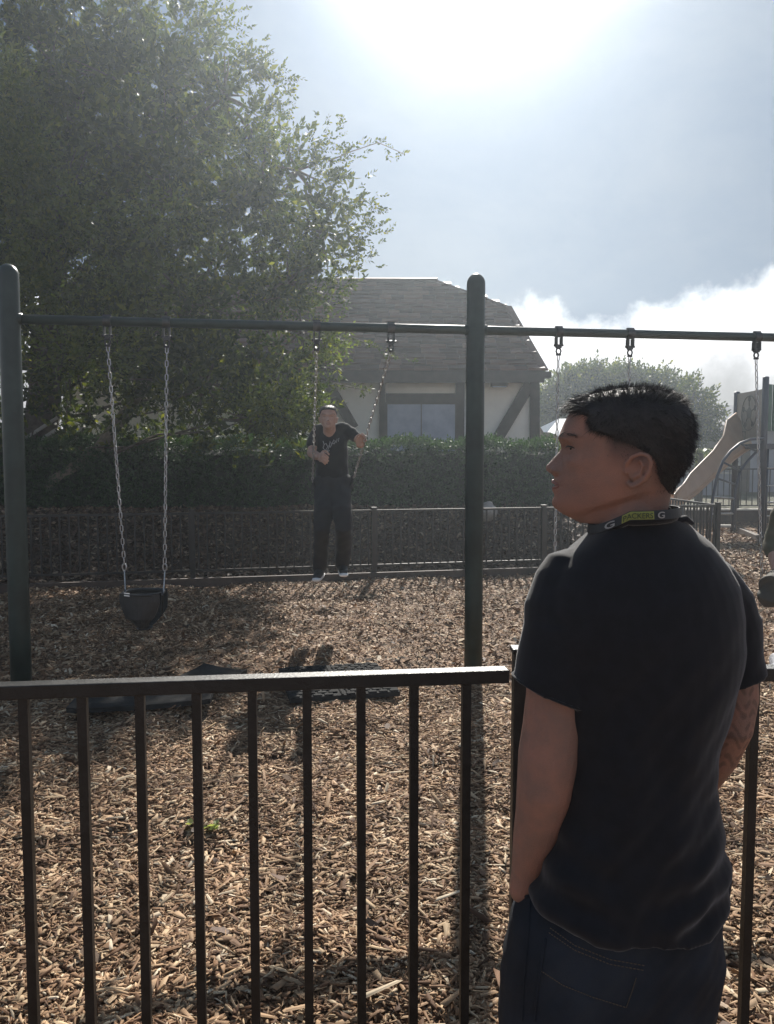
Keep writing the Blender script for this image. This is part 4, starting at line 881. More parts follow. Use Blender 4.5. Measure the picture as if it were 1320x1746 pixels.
gb = thing('grey_building', (14.5, 30, .3), 'grey walled low building behind the playground tower', 'building')
ex_ = P(1236, 735, 28); m = MB(); m.box((ex_.x + 4.2, 31.2, (ex_.z + .2) / 2), (7.6, 6, ex_.z - .2)); m.build('wall', M_grey, gb)
m = MB(); V = [Vector((ex_.x, 27.8, ex_.z)), Vector((ex_.x + 8.4, 27.8, ex_.z)), Vector((ex_.x + 8.4, 31, ex_.z + 1.1)), Vector((ex_.x + 1.0, 31, ex_.z + 1.1)), Vector((ex_.x, 34.5, ex_.z)), Vector((ex_.x + 8.4, 34.5, ex_.z))]
m.add(V, [(0, 1, 2, 3), (0, 3, 4), (3, 2, 5, 4), (1, 5, 2), (0, 4, 5, 1)]); m.build('roof', mat('grey_roofing', (.13, .14, .17), .7), gb)
for px in (1272, ):
    q = P(px, 800, 28.1); m = MB(); m.box((q.x, 28.14, 1.5), (.28, .1, 2.6)); m.build('timber_strip', M_brown, gb)
q = P(1270, 793, 28.1); m = MB(); m.box((q.x - .35, 28.12, q.z), (.36, .04, .5)); nb = m.build('notice', M_pale, gb)
for dz_, w_ in ((.12, .26), (0, .2), (-.12, .24)):
    m = MB(); m.box((q.x - .35, 28.095, q.z + dz_), (w_, .008, .03)); m.build('notice_line', mat('dark_ink', (.05, .045, .04), .6), nb)
gw = MB(); a_, c_ = P(1120, 808, 26), P(1248, 806, 26); gw.box(((a_.x + c_.x) / 2, 26, (a_.z + .2) / 2), (c_.x - a_.x, .2, a_.z - .2)); gw = gw.build('garden_wall', M_grey, None); tag(gw, 'low grey garden wall seen under the slide', 'wall')
m = MB(); m.box(((a_.x + c_.x) / 2, 26, a_.z + .025), (c_.x - a_.x + .1, .28, .05)); m.build('coping', M_pale, gw)

# fallen leafy sprig on the chips
q = G(345, 1412, .02); t = thing('fallen_leaf_sprig', (q.x, q.y, .01), 'small fallen sprig of pale green leaves lying on the sunlit chips', 'leaves')
ML = mat('fallen_leaf', (.22, .26, .12), .5, 0, .2, 40, transl=.3, col2=(.4, .42, .25)); z0 = float(hgt(q.x, q.y))
for k in range(9):
    x = (k - 4) * .017 + random.uniform(-.008, .008); c_ = Vector((q.x + x, q.y + random.uniform(-.03, .03), z0 + .02 + random.uniform(0, .015))); a_ = random.uniform(0, 6.3); L = random.uniform(.03, .05); d = Vector((math.cos(a_), math.sin(a_), random.uniform(-.2, .4))); s = Vector((-d.y, d.x, 0)) * .4
    m = MB(); m.add([c_, c_ + d * L * .3 + s * L, c_ + d * L * .75 + s * L * .7 + Vector((0, 0, .005)), c_ + d * L * 1.1, c_ + d * L * .75 - s * L * .7 + Vector((0, 0, .008)), c_ + d * L * .3 - s * L, c_ + d * L * .5 + Vector((0, 0, -.006))], [(0, 1, 6), (1, 2, 6), (2, 3, 6), (3, 4, 6), (4, 5, 6), (5, 0, 6)]); m.build('leaf', ML, t)
# ------------------------------------------------------------------ people
KH = 0.985e-3
rowy = [668, 671, 677, 687, 703, 720, 745, 765, 780, 796, 812, 822, 830, 845, 858, 872, 884, 893]
xfr =  [1075, 1040, 1012, 990, 973, 964, 954.5, 961, 962, 962, 957, 955, 955, 951, 947, 954, 974, 996]
xbk =  [1085, 1112, 1132, 1148, 1161, 1167, 1168, 1165, 1165, 1158, 1150, 1146, 1144, 1141, 1139, 1137, 1136, 1135]
wid =  [4, 30, 48, 62, 71, 75, 76.5, 76, 75, 72, 68, 66, 63.5, 59, 54, 48, 44, 42]
wfr =  [1, 1, 1, 1, 1, .98, .96, .92, .9, .88, .85, .83, .82, .80, .78, .78, .8, .8]
def csm(y, xs_, ys_):
    v_ = np.interp(y, xs_, ys_); a_ = np.interp(y - 5, xs_, ys_); c_ = np.interp(y + 5, xs_, ys_); return (2 * v_ + a_ + c_) / 4
def head_surface(nr=110, nt_=120):
    t = np.linspace(0, 1, nr); s = 668 + (893 - 668) * (t ** 1.35 * 0.75 + t * 0.25)
    th = np.linspace(0, 2 * math.pi, nt_, endpoint=False); c = np.cos(th)[None]; sn = np.sin(th)[None]
    xf = csm(s, rowy, xfr)[:, None]; xb = csm(s, rowy, xbk)[:, None]; w = csm(s, rowy, wid)[:, None]; wf = csm(s, rowy, wfr)[:, None]
    xc = np.where(s[:, None] < 677, (xf + xb) / 2, np.clip((xf + xb) / 2 + 8, 1050, 1100))
    e1 = 2 / 2.25; e2 = 2 / 2.15
    cf = np.sign(c) * np.abs(c) ** e1; sf = np.sign(sn) * np.abs(sn) ** e1; cbk = np.sign(c) * np.abs(c) ** e2; sb = np.sign(sn) * np.abs(sn) ** e2
    front = c > 0
    x = np.where(front, xc - (xc - xf) * cf, xc - (xb - xc) * cbk); y = np.where(front, w * sf * (1 - (1 - wf) * np.clip(c, 0, 1) ** .8), w * sb)
    S = s[:, None] * np.ones_like(th)[None]
    g = lambda d, w_: np.exp(-(d / w_) ** 2)
    fr_ = np.clip(c * 2.5, 0, 1)
    nose = np.interp(s, [745, 757, 765, 772, 780, 788, 796, 802, 807, 812, 817], [0, 0, 2, 8, 16, 23, 29.5, 27, 19, 9, 0])[:, None]
    nw = np.interp(s, [750, 765, 785, 798, 806, 815], [8, 8, 9.5, 13, 14, 12])[:, None]
    x = x - fr_ * nose * np.exp(-(np.abs(y) / nw) ** 2.2)
    al = np.interp(s, [788, 796, 802, 809, 813], [0, 5, 7, 4, 0])[:, None]; x = x - fr_ * al * g(np.abs(y) - 13, 6)      # nostril wings
    lips = np.interp(s, [811, 816, 821, 825, 828, 831, 836, 841, 846], [0, 5, 12, 9, -1, 7, 10, 5, 0])[:, None]; x = x - fr_ * lips * np.exp(-(np.abs(y) / 21) ** 2.6)
    x = x - fr_ * 4 * g(S - 861, 12) * g(y, 20)
    x = x + fr_ * 9 * g(S - 765, 12) * g(np.abs(y) - 33, 17)      # sockets
    x = x - fr_ * 3.5 * g(S - 748, 6) * g(np.abs(y) - 28, 20)     # brow
    ly = np.sign(y); y = y + ly * 3 * g(S - 788, 12) * g(x - 990, 22)
    x = x - fr_ * 3 * g(S - 790, 11) * g(np.abs(y) - 44, 14)
    # jaw line: pull in below the jaw behind the chin
    jl = 884 - (x - 960) * 0.36; under = np.clip((S - jl) / 10, 0, 1) * np.clip((1135 - x) / 60, 0, 1); y = y * (1 - 0.16 * under)
    L = np.stack([(x - 1070) * KH, y * 1e-3, (770 - S) * KH], -1)
    return L, S, x, np.abs(y)
HL, HS, HX, HY_ = head_surface()
def grid_mb(L, mb, Mx):
    nr, nt_, _ = L.shape; v = [Mx @ Vector(p) for p in L.reshape(-1, 3).tolist()]; f = []
    for i in range(nr - 1):
        for k in range(nt_):
            k2 = (k + 1) % nt_; f.append((i * nt_ + k, i * nt_ + k2, (i + 1) * nt_ + k2, (i + 1) * nt_ + k))
    f.append(tuple(range(nt_))); f.append(tuple((nr - 1) * nt_ + k for k in reversed(range(nt_)))); mb.add(v, f)
def hl(px, py, lat=0.0): return Vector(((px - 1070) * KH, lat, (770 - py) * KH))
def ears(mb, Mx):
    for sd in (-1, 1):
        y0 = sd * 0.078
        hp = [(1068, 800, .0735), (1071, 789, .079), (1079, 779, .085), (1092, 774, .089), (1103, 777, .090), (1108, 788, .089), (1105, 802, .086), (1099, 814, .082), (1089, 823, .078), (1080, 827, .075), (1074, 822, .073)]
        mb.limb([Mx @ hl(x, y, sd * l) for x, y, l in hp], [.0032, .0034, .0036, .0038, .0038, .0036, .0034, .0034, .0042, .005, .004], 8)
        mb.limb([Mx @ hl(x, y, sd * l) for x, y, l in ((1091, 785, .083), (1096, 793, .084), (1092, 805, .081), (1083, 812, .078))], [.003, .003, .003, .003], 8)
        mb.ball(Mx @ hl(1090, 799, sd * .0735), (.020, .0045, .0235), 14, 8, Mx.to_3x3() @ Matrix.Rotation(-.25, 3, 'Y'))
        mb.ball(Mx @ hl(1070, 803, sd * .0765), (.0035, .0045, .005), 8, 6, Mx.to_3x3())
        # eyelids leave a narrow slit
        mb.limb([Mx @ hl(x, y, sd * l) for x, y, l in ((968, 761.5, .0185), (972.5, 758, .026), (976.5, 757, .034), (983, 758.5, .041), (991, 762.5, .0465), (999, 766, .049))], [.002, .0034, .0038, .0036, .003, .002], 8)
        mb.limb([Mx @ hl(x, y, sd * l) for x, y, l in ((969, 765, .0185), (973, 769.5, .026), (978, 770.5, .034), (985, 770.5, .041), (993, 769.5, .0465), (999, 767.5, .049))], [.002, .0032, .0034, .0034, .0028, .002], 8)
        mb.limb([Mx @ hl(x, y, sd * l) for x, y, l in ((945, 800, .009), (947, 802, .014), (953, 805, .0165), (959, 806, .015))], [.0035, .0042, .0042, .003], 8)
def hair_amt(S, X, lat, kind=0):
    """thickness (m) of hair over the skull; negative where skin shows"""
    xh = np.interp(S, [655, 690, 703, 712, 735, 744, 752, 775, 785, 792, 806, 822, 838, 850], [900, 940, 984, 1006, 1015, 1036, 1060, 1106, 1114, 1116, 1118, 1124, 1136, 1170])
    t = np.interp(S, [668, 680, 700, 730, 760, 790, 815, 840], [.0105, .0105, .0105, .0095, .008, .006, .004, .002])
    back = np.clip((X - 1120) / 40, 0, 1) * np.interp(S, [680, 740, 800, 840], [.2, 1, .7, .2]); side = np.clip(1 - np.abs(X - 1075) / 40, 0, 1) * np.clip((S - 735) / 25, 0, 1)
    t = t * (1 - 0.72 * side) + back * .004
    m = np.clip((X - xh) / 9, -1, 1)
    return np.where(m > 0, t * np.clip(m * 1.6, 0, 1), -.004) - (m <= 0) * 0.0
def hair_parts(Mx, parent, n, length, scl=1.0, seg=3, wid_=0.0006, kind=0):
    nr, nt_, _ = HL.shape; a = hair_amt(HS, HX, HY_); du = np.roll(HL, -1, 1) - np.roll(HL, 1, 1); dv = np.gradient(HL, axis=0); N = np.cross(dv, du); N /= (np.linalg.norm(N, axis=2, keepdims=True) + 1e-9)
    cen = np.array([0.03, 0, 0.0]); sg = np.sign(((HL - cen) * N).sum(-1, keepdims=True)); N = N * sg; N[0] = (0, 0, 1)
    lump = 1 + .12 * np.sin(HL[..., 0] * 190 + HL[..., 2] * 60) * np.sin(HL[..., 1] * 160)
    Lh = HL + N * (np.clip(a, -1, 1) * lump * .55)[..., None]; mb = MB(); grid_mb(Lh, mb, Mx); me = mb.mesh('hair', True)
    # strands
    fade = (a <= .0015) & (HX > 1044) & (HX < 1140) & (HS > 742) & (HS < 842 - (1140 - HX) * .0) & ((HS < 782) | (HX > 1112)); a = np.where(fade, .0016, a)
    pr = (a > .0015).astype(float) * np.where(fade, .05, 1) * np.clip(np.linalg.norm(du, axis=2) * np.linalg.norm(dv, axis=2), 0, None); pr /= pr.sum(); idx = rng.choice(nr * nt_, n, p=pr.ravel()); i_, k_ = idx // nt_, idx % nt_
    p0 = HL[i_, k_] + rng.normal(0, .0006, (n, 3)) + (rng.random((n, 1)) - .5) * 1.4 * du[i_, k_] + (rng.random((n, 1)) - .5) * 2 * dv[i_, k_]; nn = N[i_, k_]; S_, X_ = HS[i_, k_], HX[i_, k_]; A = np.clip(a[i_, k_], .0015, .02)
    comb = np.stack([-0.9 * np.clip((1060 - X_) / 60, -.3, 1.3) + .15, rng.normal(0, .25, n), np.where(S_ > 700, -.9, .1) * np.ones(n)], -1)
    fringe = ((X_ < 1015) & (S_ < 712)).astype(float)[:, None]
    comb = comb * (1 - fringe) + fringe * np.stack([-1.1 * np.ones(n), rng.normal(0, .3, n), rng.normal(.05, .35, n)], -1)
    cl = np.stack([np.sin(p0[:, 0] * 330 + np.sin(p0[:, 1] * 210) * 2 + p0[:, 2] * 190), np.sin(p0[:, 1] * 310 + p0[:, 2] * 260 + 1.3), np.sin(p0[:, 2] * 350 + np.sin(p0[:, 0] * 240) * 2)], -1)
    d = nn * .75 + cl * .26 + comb * np.where(fringe > 0, 1.2, .55) + rng.normal(0, .22, (n, 3)); d /= np.linalg.norm(d, axis=1, keepdims=True)
    Ls = (A * 1.1 + .0025) * rng.uniform(.6, 1.35, n) * (1 + .22 * cl[:, 0] * cl[:, 2]) * length; Ls = np.where(fringe[:, 0] > 0, rng.uniform(.012, .030, n) * length, Ls)
    pts = []; p = p0.copy(); dd = d.copy()
    for s in range(seg + 1):
        pts.append(p.copy()); p = p + dd * (Ls / seg)[:, None]; dd = dd + np.array([0, 0, -.12]) * (1 + fringe * .6) - nn * .1; dd /= np.linalg.norm(dd, axis=1, keepdims=True)
    pts = np.stack(pts, 1); sd = np.cross(d, rng.normal(0, 1, (n, 3))); sd /= np.linalg.norm(sd, axis=1, keepdims=True)
    w = np.linspace(1, .15, seg + 1)[None, :, None] * wid_; Lf = pts + sd[:, None] * w; Rt = pts - sd[:, None] * w; V = np.stack([Lf, Rt], 2).reshape(n, -1, 3)
    f0 = np.array([[2 * s, 2 * s + 1, 2 * s + 3, 2 * s + 2] for s in range(seg)]); f = (f0[None] + (np.arange(n) * 2 * (seg + 1))[:, None, None]).reshape(-1, 4)
    Mn = np.array(Mx); V = V.reshape(-1, 3) @ Mn[:3, :3].T + Mn[:3, 3]
    cv = np.array([v_.co[:] for v_ in me.vertices]); bpy.data.meshes.remove(me)
    # join cap (quads of the grid) and strands in one hair mesh
    capf = np.array([[i * nt_ + k, i * nt_ + (k + 1) % nt_, (i + 1) * nt_ + (k + 1) % nt_, (i + 1) * nt_ + k] for i in range(nr - 1) for k in range(nt_)])
    v, f = merge([(cv, capf), (V, f)]); obj('hair', mesh_np('hair', v, f, True), M_hair, parent)
def face_bits(Mx, parent, skin, big=False):
    Me = mat('eye_white', (.34, .31, .29), .3); Md = mat('iris_dark', (.02, .012, .008), .15)
    for sd in (-1, 1):
        e = Mx @ hl(991, 764, sd * .032); eye = MB().ball(e, .0118, 16, 12).build('eye', Me, parent, smooth=True)
        MB().ball(Mx @ hl(980.3, 764.3, sd * .0325), (.0035, .0055, .0055), 12, 8, Mx.to_3x3()).build('iris', Md, eye, smooth=True)
        m = MB(); m.tube([Mx @ hl(x, y, sd * l) for x, y, l in ((968.5, 763.5, .019), (971, 761.5, .026), (974, 761, .034), (980.5, 762, .041), (989, 765, .0465), (998, 768, .049))], [.001, .0013, .0015, .0015, .0013, .0008], 6); m.build('eyelash', M_hair, parent, smooth=True)
        m = MB(); pts = [(957, 747, .012), (957, 744, .022), (962, 741, .034), (971, 740, .045), (982, 743, .053), (993, 748, .059)]
        for j in range(70):
            t_ = random.random() * 4.6; i = int(t_); a_, c_ = pts[i], pts[i + 1]; u = t_ - i; q = hl(a_[0] + (c_[0] - a_[0]) * u, a_[1] + (c_[1] - a_[1]) * u + random.uniform(-2.2, 2.2), sd * (a_[2] + (c_[2] - a_[2]) * u)); dr = Vector((.45, sd * .6, random.uniform(-.25, .35))).normalized()
            m.tube([Mx @ q, Mx @ (q + dr * .008)], [.00032, .00015], 4)
        m.build('eyebrow', M_hair, parent)
    m = MB(); m.ball(Mx @ hl(962, 829, 0), (.010, .016, .0048), 14, 6, Mx.to_3x3()); m.build('teeth', mat('tooth', (.6, .56, .5), .3), parent, smooth=True)
    Ml = mat('lip', (.25, .115, .095), .45)
    for py, dx, r_ in ((821.5, 945.5, .0034), (834.5, 947.5, .0042)):
        m = MB(); m.limb([Mx @ hl(dx + (abs(l) / .022) ** 2 * 10 + 1, py + (828 - py) * (abs(l) / .024) ** 2, l) for l in (-.021, -.014, -.007, 0, .007, .014, .021)], [r_ * .35, r_ * .75, r_, r_, r_, r_ * .75, r_ * .35], 8); m.build('lip', Ml, parent, smooth=True)
def fold(amp, k1, k2, seed, fine=0.0):
    def f(co):
        x, y, z = co[:, 0], co[:, 1], co[:, 2]; w = np.sin(z * 9 + x * 5 + seed) * .8 + np.sin(z * 23 + y * 9 + seed * 2) * .3
        a = np.sin(x * k1 + z * k2 + w * 2.1 + seed) * np.cos(y * k1 * .6 - z * k2 * .7 + w + seed) + .5 * np.sin(z * k1 * 1.4 + x * k2 * 1.6 + w * 1.5)
        return amp * (a * .5 + .35 * np.sin(x * k1 * 2.3 - z * k2 * 2.9 + w * 3))
    return f
def fingers(mb, wrist, dirn, palm_n, side, s=1.0, curl=0.9, closed=False):
    """palm and five bent fingers; dirn: wrist->knuckles, palm_n: direction the fingers curl to, side: towards the thumb"""
    d, pn, sd = Vector(dirn).normalized(), Vector(palm_n).normalized(), Vector(side).normalized(); w = Vector(wrist)
    mb.ball(w + d * .045 * s, (.05 * s, .042 * s, .017 * s), 12, 8, Matrix((d, sd, pn)).transposed())
    for k, (o_, L, r) in enumerate(((.030, .040, .0088), (.010, .045, .009), (-.011, .042, .0087), (-.030, .033, .0078))):
        a = w + d * .07 * s + sd * o_ * s; pts = [w + d * .04 * s + sd * o_ * .8 * s, a]; an = .15
        for seg in (1.0, .72, .55):
            an += curl * (.55 if seg == 1 else .8); dd = d * math.cos(an) + pn * math.sin(an); a = a + dd * L * seg * .75 * s; pts.append(a)
        mb.limb(pts, [r * s, r * s, r * .95 * s, r * .88 * s, r * .8 * s], 8)
    a = w + d * .02 * s + sd * .022 * s; mb.limb([a, a + (d * .5 + sd * .8 + pn * .2).normalized() * .03 * s, a + (d * .8 + sd * .9 + pn * .5).normalized() * .055 * s, a + (d * 1.1 + sd * .6 + pn * .9).normalized() * .078 * s], [.0125 * s, .011 * s, .0098 * s, .0085 * s], 8)

# ---- foreground man
MY = 1.33
def Q(px, py, dy=0.0): return P(px, py, MY + dy)
def man():
    t = thing('person', (Q(1060, 1746).x, MY, 0.0), 'man in black t-shirt and dark jeans seen from behind, head turned left, hand in pocket', 'person')
    hc = Q(1070, 770); Mx = Matrix.Translation(hc) @ Matrix.Rotation(R(-18.0), 4, 'Z')
    b_ = MB(); grid_mb(HL, b_, Mx); ears(b_, Mx)
    b_.limb([Q(1082, 820, .0), Q(1076, 868, .0), Q(1072, 905, .0), Q(1070, 960, 0)], [(.048, .048), (.051, .050), (.054, .054), (.055, .060)], 20)
    b_.limb([Q(1052, 878, .0), Q(1050, 905, 0), Q(1050, 945, 0)], [.028, .030, .034], 12)     # throat
    # shoulders/torso core hidden in the shirt
    b_.limb([Q(965, 1015, -.01), Q(1090, 975, .02), Q(1225, 1015, .06)], [.04, .055, .04], 14)
    b_.limb([Q(1080, 980, .02), Q(1090, 1200, .03), Q(1080, 1500, .03), Q(1060, 1640, .03)], [(.06, .10), (.06, .11), (.06, .10), (.06, .10)], 16)
    # left arm
    b_.limb([Q(950, 1030, -.02), Q(953, 1120, -.03), Q(951, 1185, -.03), Q(944, 1240, -.03), Q(936, 1290, -.03), Q(929, 1345, -.028), Q(921, 1392, -.015), Q(908, 1440, .0), Q(897, 1490, .012), Q(893, 1520, .02)],
            [.052, .0535, .0525, .0515, .0515, .0475, .0425, .0345, (.021, .026), (.021, .026)], 20)
    fingers(b_, Q(893, 1515, .02), Vector((.50, .30, -1)), Vector((.9, -.2, -.2)), Vector((-.1, .9, .2)), .78, .5)
    # right arm, partly behind the torso, hand forward on the pocket
    b_.limb([Q(1232, 1035, .08), Q(1254, 1130, .09), Q(1257, 1190, .09), Q(1249, 1240, .09), Q(1226, 1290, .12), Q(1185, 1350, .19), Q(1150, 1400, .24)], [.042, .040, .037, .036, .034, .030, .026], 18)
    fingers(b_, Q(1150, 1400, .24), Vector((-.7, .3, -.8)), Vector((-.3, -.8, .2)), Vector((-.3, .2, .9)), 1.0, .6)
    me = remeshed(b_, 'body', .0026, 2)
    n_ = len(me.vertices); co = np.empty(n_ * 3, np.float32); me.vertices.foreach_get('co', co); co = co.reshape(-1, 3); Mi = np.array(Mx.inverted()); lc = co @ Mi[:3, :3].T + Mi[:3, 3]
    px_ = 1070 + lc[:, 0] / KH; S_ = 770 - lc[:, 2] / KH; la = np.abs(lc[:, 1]); sm = lambda v_, a_, c_: np.clip((v_ - a_) / (c_ - a_), 0, 1)
    f_ = sm(px_, 1034, 1052) * sm(S_, 728, 738) * sm(S_, 800, 752) * .95; f_ = np.maximum(f_, sm(px_, 1106, 1124) * sm(S_, 770, 780) * sm(S_, 856, 800) * .95)
    f_ = np.where((la > .0785) & (px_ < 1112), 0, f_); f_ = np.maximum(f_, .95 * sm(px_, 1000, 1010) * sm(S_, 742, 732))
    f_ = np.maximum(f_, .75 * np.exp(-((px_ - 944.5) / 3) ** 2 - ((S_ - 807.5) / 2.2) ** 2)); f_ = np.maximum(f_, .3 * np.exp(-((S_ - 828.5) / 1.6) ** 2) * (px_ < 972) * (la < .03))  # shade of the nostril and mouth crease painted into the skin colour
    f_ = np.maximum(f_, .14 * sm(S_, 812, 826) * sm(S_, 880, 850) * sm(px_, 1060, 1000)); f_ = np.maximum(f_, .38 * np.exp(-((S_ - 744 + (px_ - 975) * .0) / 3.5) ** 2) * sm(px_, 1000, 985) * (la > .012)); f_ = np.where(S_ > 900, 0, f_); tp = np.array(P(1262, 1215, MY + .09)); ds_ = np.linalg.norm(co - tp, axis=1); f_ = np.maximum(f_, np.where((ds_ < .12) & (co[:, 1] > MY + .04), .45 * np.clip(np.sin(co[:, 2] * 210 + np.sin(co[:, 0] * 170) * 2.5) * np.sin(co[:, 0] * 160 + co[:, 2] * 90) * 3, 0, 1), 0))
    at = me.attributes.new('stubble_and_shade', 'FLOAT', 'POINT'); at.data.foreach_set('value', f_.astype(np.float32)); obj('body', me, M_skin, t)
    face_bits(Mx, t, M_skin)
    hair_parts(Mx, t, 30000, 1.0, 1.0, 3, .00042)
    # shirt
    s_ = MB(); rows_ = [(1016, 900, 1137, 862, .070), (1006, 910, 1146, 870, .078), (972, 936, 1182, 890, .090), (940, 965, 1226, 928, .1), (922, 995, 1254, 965, .112), (912, 1030, 1274, 1005, .12), (912, 1075, 1283, 1055, .124), (925, 1130, 1284, 1110, .122), (945, 1180, 1272, 1170, .118), (962, 1240, 1252, 1235, .115),
        (962, 1300, 1234, 1300, .113), (955, 1350, 1229, 1350, .114), (940, 1410, 1241, 1410, .117), (918, 1470, 1250, 1470, .12), (905, 1508, 1253, 1518, .122), (904, 1528, 1250, 1545, .123), (912, 1537, 1243, 1566, .124), (916, 1542, 1239, 1574, .124)]
    rings = []
    for (xl, yl, xr, yr, dp) in rows_:
        a_, c_ = Q(xl, yl), Q(xr, yr); m_ = (a_ + c_) / 2; hx = (c_ - a_) / 2; ring = []
        for k in range(40):
            A = 2 * math.pi * k / 40; cx_, sy_ = math.cos(A), math.sin(A); e = 2 / 2.5
            ring.append(m_ + hx * (math.copysign(abs(cx_) ** e, cx_)) + Vector((0, dp * math.copysign(abs(sy_) ** e, sy_) + .02 + .035 * cx_, 0)))
        rings.append(ring)
    s_.loft(rings)
    # sleeves
    s_.limb([Q(968, 990, -.01), Q(955, 1035, -.02), Q(957, 1090, -.03)], [.055, .0605, .064], 20)
    def cut_sleeve(c0, c1, r0, r1, tiltv, n=6):
        rg = []
        for i in range(n + 1):
            u = i / n; c = c0.lerp(c1, u); r = r0 + (r1 - r0) * u; ring = []
            for k in range(28):
                A = 2 * math.pi * k / 28; ring.append(c + Vector((r * math.cos(A), r * 1.0 * math.sin(A), 0)) + Vector((0, 0, 1)) * (tiltv * u * r * math.cos(A)))
            rg.append(ring)
        s_.loft(rg)
    cut_sleeve(Q(957, 1060, -.03), Q(943, 1180, -.03), .062, .0665, -.40)
    s_.limb([Q(1205, 990, .06), Q(1232, 1030, .08), Q(1244, 1080, .09)], [.05, .056, .058], 18)
    cut_sleeve(Q(1242, 1050, .09), Q(1250, 1160, .09), .057, .056, .30)
    def dsp(co):
        w = np.clip((1.32 - co[:, 2]) / .25, .25, 1); f1 = fold(.0062, 24, 13, 1.3)(co) + fold(.0016, 60, 34, 4.1)(co)
        low = np.clip((0.98 - co[:, 2]) / .2, 0, 1); f2 = .007 * low * np.sin(co[:, 2] * 95 + np.sin(co[:, 0] * 18) * 2.2) * np.sin(co[:, 0] * 13 + 1)
        return (f1 + f2) * w
    me = remeshed(s_, 'shirt', .0042, 4, dsp); obj('shirt', me, M_shirt, t)
    # ribbed collar, hem seams
    def ringpts(cx_, cy_, a_, b__, tl, n=40, dy=0.0):
        c = Q(cx_, cy_); out = []
        for k in range(n):
            A = 2 * math.pi * k / n; x = a_ * math.cos(A); out.append(c + Vector((x, b__ * math.sin(A) + dy, (.6 * (x + .028) if x < -.028 else .05 * x))))
        return out
    cp_ = ringpts(1079, 881, .064, .073, .40); MB().tube(cp_, (.0085), 8, closed=True).build('collar', M_shirt, t, smooth=True)
    hp = []
    for k in range(28):
        A = 2 * math.pi * k / 28; hp.append(Q(943, 1178, -.03) + Vector((.0672 * math.cos(A), .0672 * math.sin(A), -.40 * .0665 * math.cos(A))))
    MB().tube(hp, .0022, 6, closed=True).build('sleeve_hem', M_shirt, t, smooth=True)
    # bunched strap end and folds at the back of the collar
    m = MB(); m.limb([Q(1140, 868, -.01), Q(1146, 884, -.012), Q(1158, 887, -.005), Q(1168, 884, 0), Q(1180, 892, .01)], [.004, .006, .0065, .006, .004], 10); m.build('collar_fold', M_shirt, t, smooth=True)
    # lanyard band
    M_lan = mat('lanyard_black', (.02, .022, .024), .6); M_yel = mat('lanyard_yellow', (.26, .27, .055), .6); M_wh = mat('lanyard_white', (.3, .3, .29), .6)
    def band(a0, a1, rr, h0, h1, mtl, name, par, n=30, lift=0.0):
        m = MB(); v = []; c = Q(1080, 863)
        for i in range(n + 1):
            A = a0 + (a1 - a0) * i / n; x = (.070 + rr) * math.cos(A); y = (.082 + rr) * math.sin(A); z = (.62 * (x + .028) if x < -.028 else .03 * x)
            for hh, r2 in ((h0, .0), (h1, -.002), (h1, -.0035), (h0, -.0015)):
                k_ = 1 + r2 / .066; v.append(c + Vector((x * k_, y * k_, z + hh)))
        f = []
        for i in range(n):
            for j in range(4): f.append((4 * i + j, 4 * i + (j + 1) % 4, 4 * i + 4 + (j + 1) % 4, 4 * i + 4 + j))
        m.add(v, f); return m.build(name, mtl, par, smooth=False)
    ln = thing('lanyard', Q(1078, 880), 'black neck lanyard with a yellow lettered panel worn on the man\'s collar', 'lanyard')
    bd = band(0, 2 * math.pi, .0045, -.0165, -.002, M_lan, 'strap', ln, 60)
    A0_, A1_ = R(237), R(275); band(A0_, A1_, .0052, -.0155, -.003, M_yel, 'yellow_panel', ln, 20)
    def text_on(s, a0, a1, size, mtl, nm, hz=-.0138, hgt_=.0088):
        cu = bpy.data.curves.new('txt', 'FONT'); cu.body = s; cu.size = 1; cu.extrude = .02; cu.offset = .012; o_ = bpy.data.objects.new('txt', cu); COL.objects.link(o_); dg = bpy.context.evaluated_depsgraph_get(); me = bpy.data.meshes.new_from_object(o_.evaluated_get(dg)); bpy.data.objects.remove(o_)
        co = np.array([v_.co[:] for v_ in me.vertices]); mn, mx = co.min(0), co.max(0); u = (co[:, 0] - mn[0]) / (mx[0] - mn[0]); w = (co[:, 1] - mn[1]) / (mx[1] - mn[1]); A = a0 + (a1 - a0) * u; rr = .0062 + .0006 * (co[:, 2] > 0); x = (.070 + rr) * np.cos(A); y = (.082 + rr) * np.sin(A); z = np.where(x < -.028, .62 * (x + .028), .03 * x) + hz + hgt_ * w; c = Q(1080, 863)
        me.vertices.foreach_set('co', np.stack([x + c.x, y + c.y, z + c.z], -1).astype(np.float32).ravel()); me.update(); obj(nm, me, mtl, ln)
    text_on('PACKERS', A0_ + R(2), A1_ - R(2), 1, mat('letter_dark', (.05, .065, .02), .6), 'lettering')
    text_on('G', R(279), R(288), 1, M_wh, 'letter_badge', -.0145, .0105)
    text_on('G', R(216), R(229), 1, M_wh, 'letter_badge', -.0145, .0105)
    # jeans
    j = MB(); rows_ = [(925, 1255, 1475, .095, .0), (895, 1248, 1510, .105, 0), (873, 1240, 1540, .112, 0), (860, 1238, 1580, .12, 0), (852, 1238, 1640, .126, 0), (849, 1230, 1700, .127, 0), (847, 1220, 1760, .125, 0), (850, 1212, 1810, .12, 0)]
    rings = []
    for (xl, xr, py, dp, _) in rows_:
        a_, c_ = Q(xl, py, .03), Q(xr, py, .03); m_ = (a_ + c_) / 2; hx = (c_ - a_) / 2; ring = []
        for k in range(36):
            A = 2 * math.pi * k / 36; e = 2 / 2.3; cx_, sy_ = math.cos(A), math.sin(A); ring.append(m_ + hx * math.copysign(abs(cx_) ** e, cx_) + Vector((0, dp * math.copysign(abs(sy_) ** e, sy_) + .03 * cx_, 0)))
        rings.append(ring)
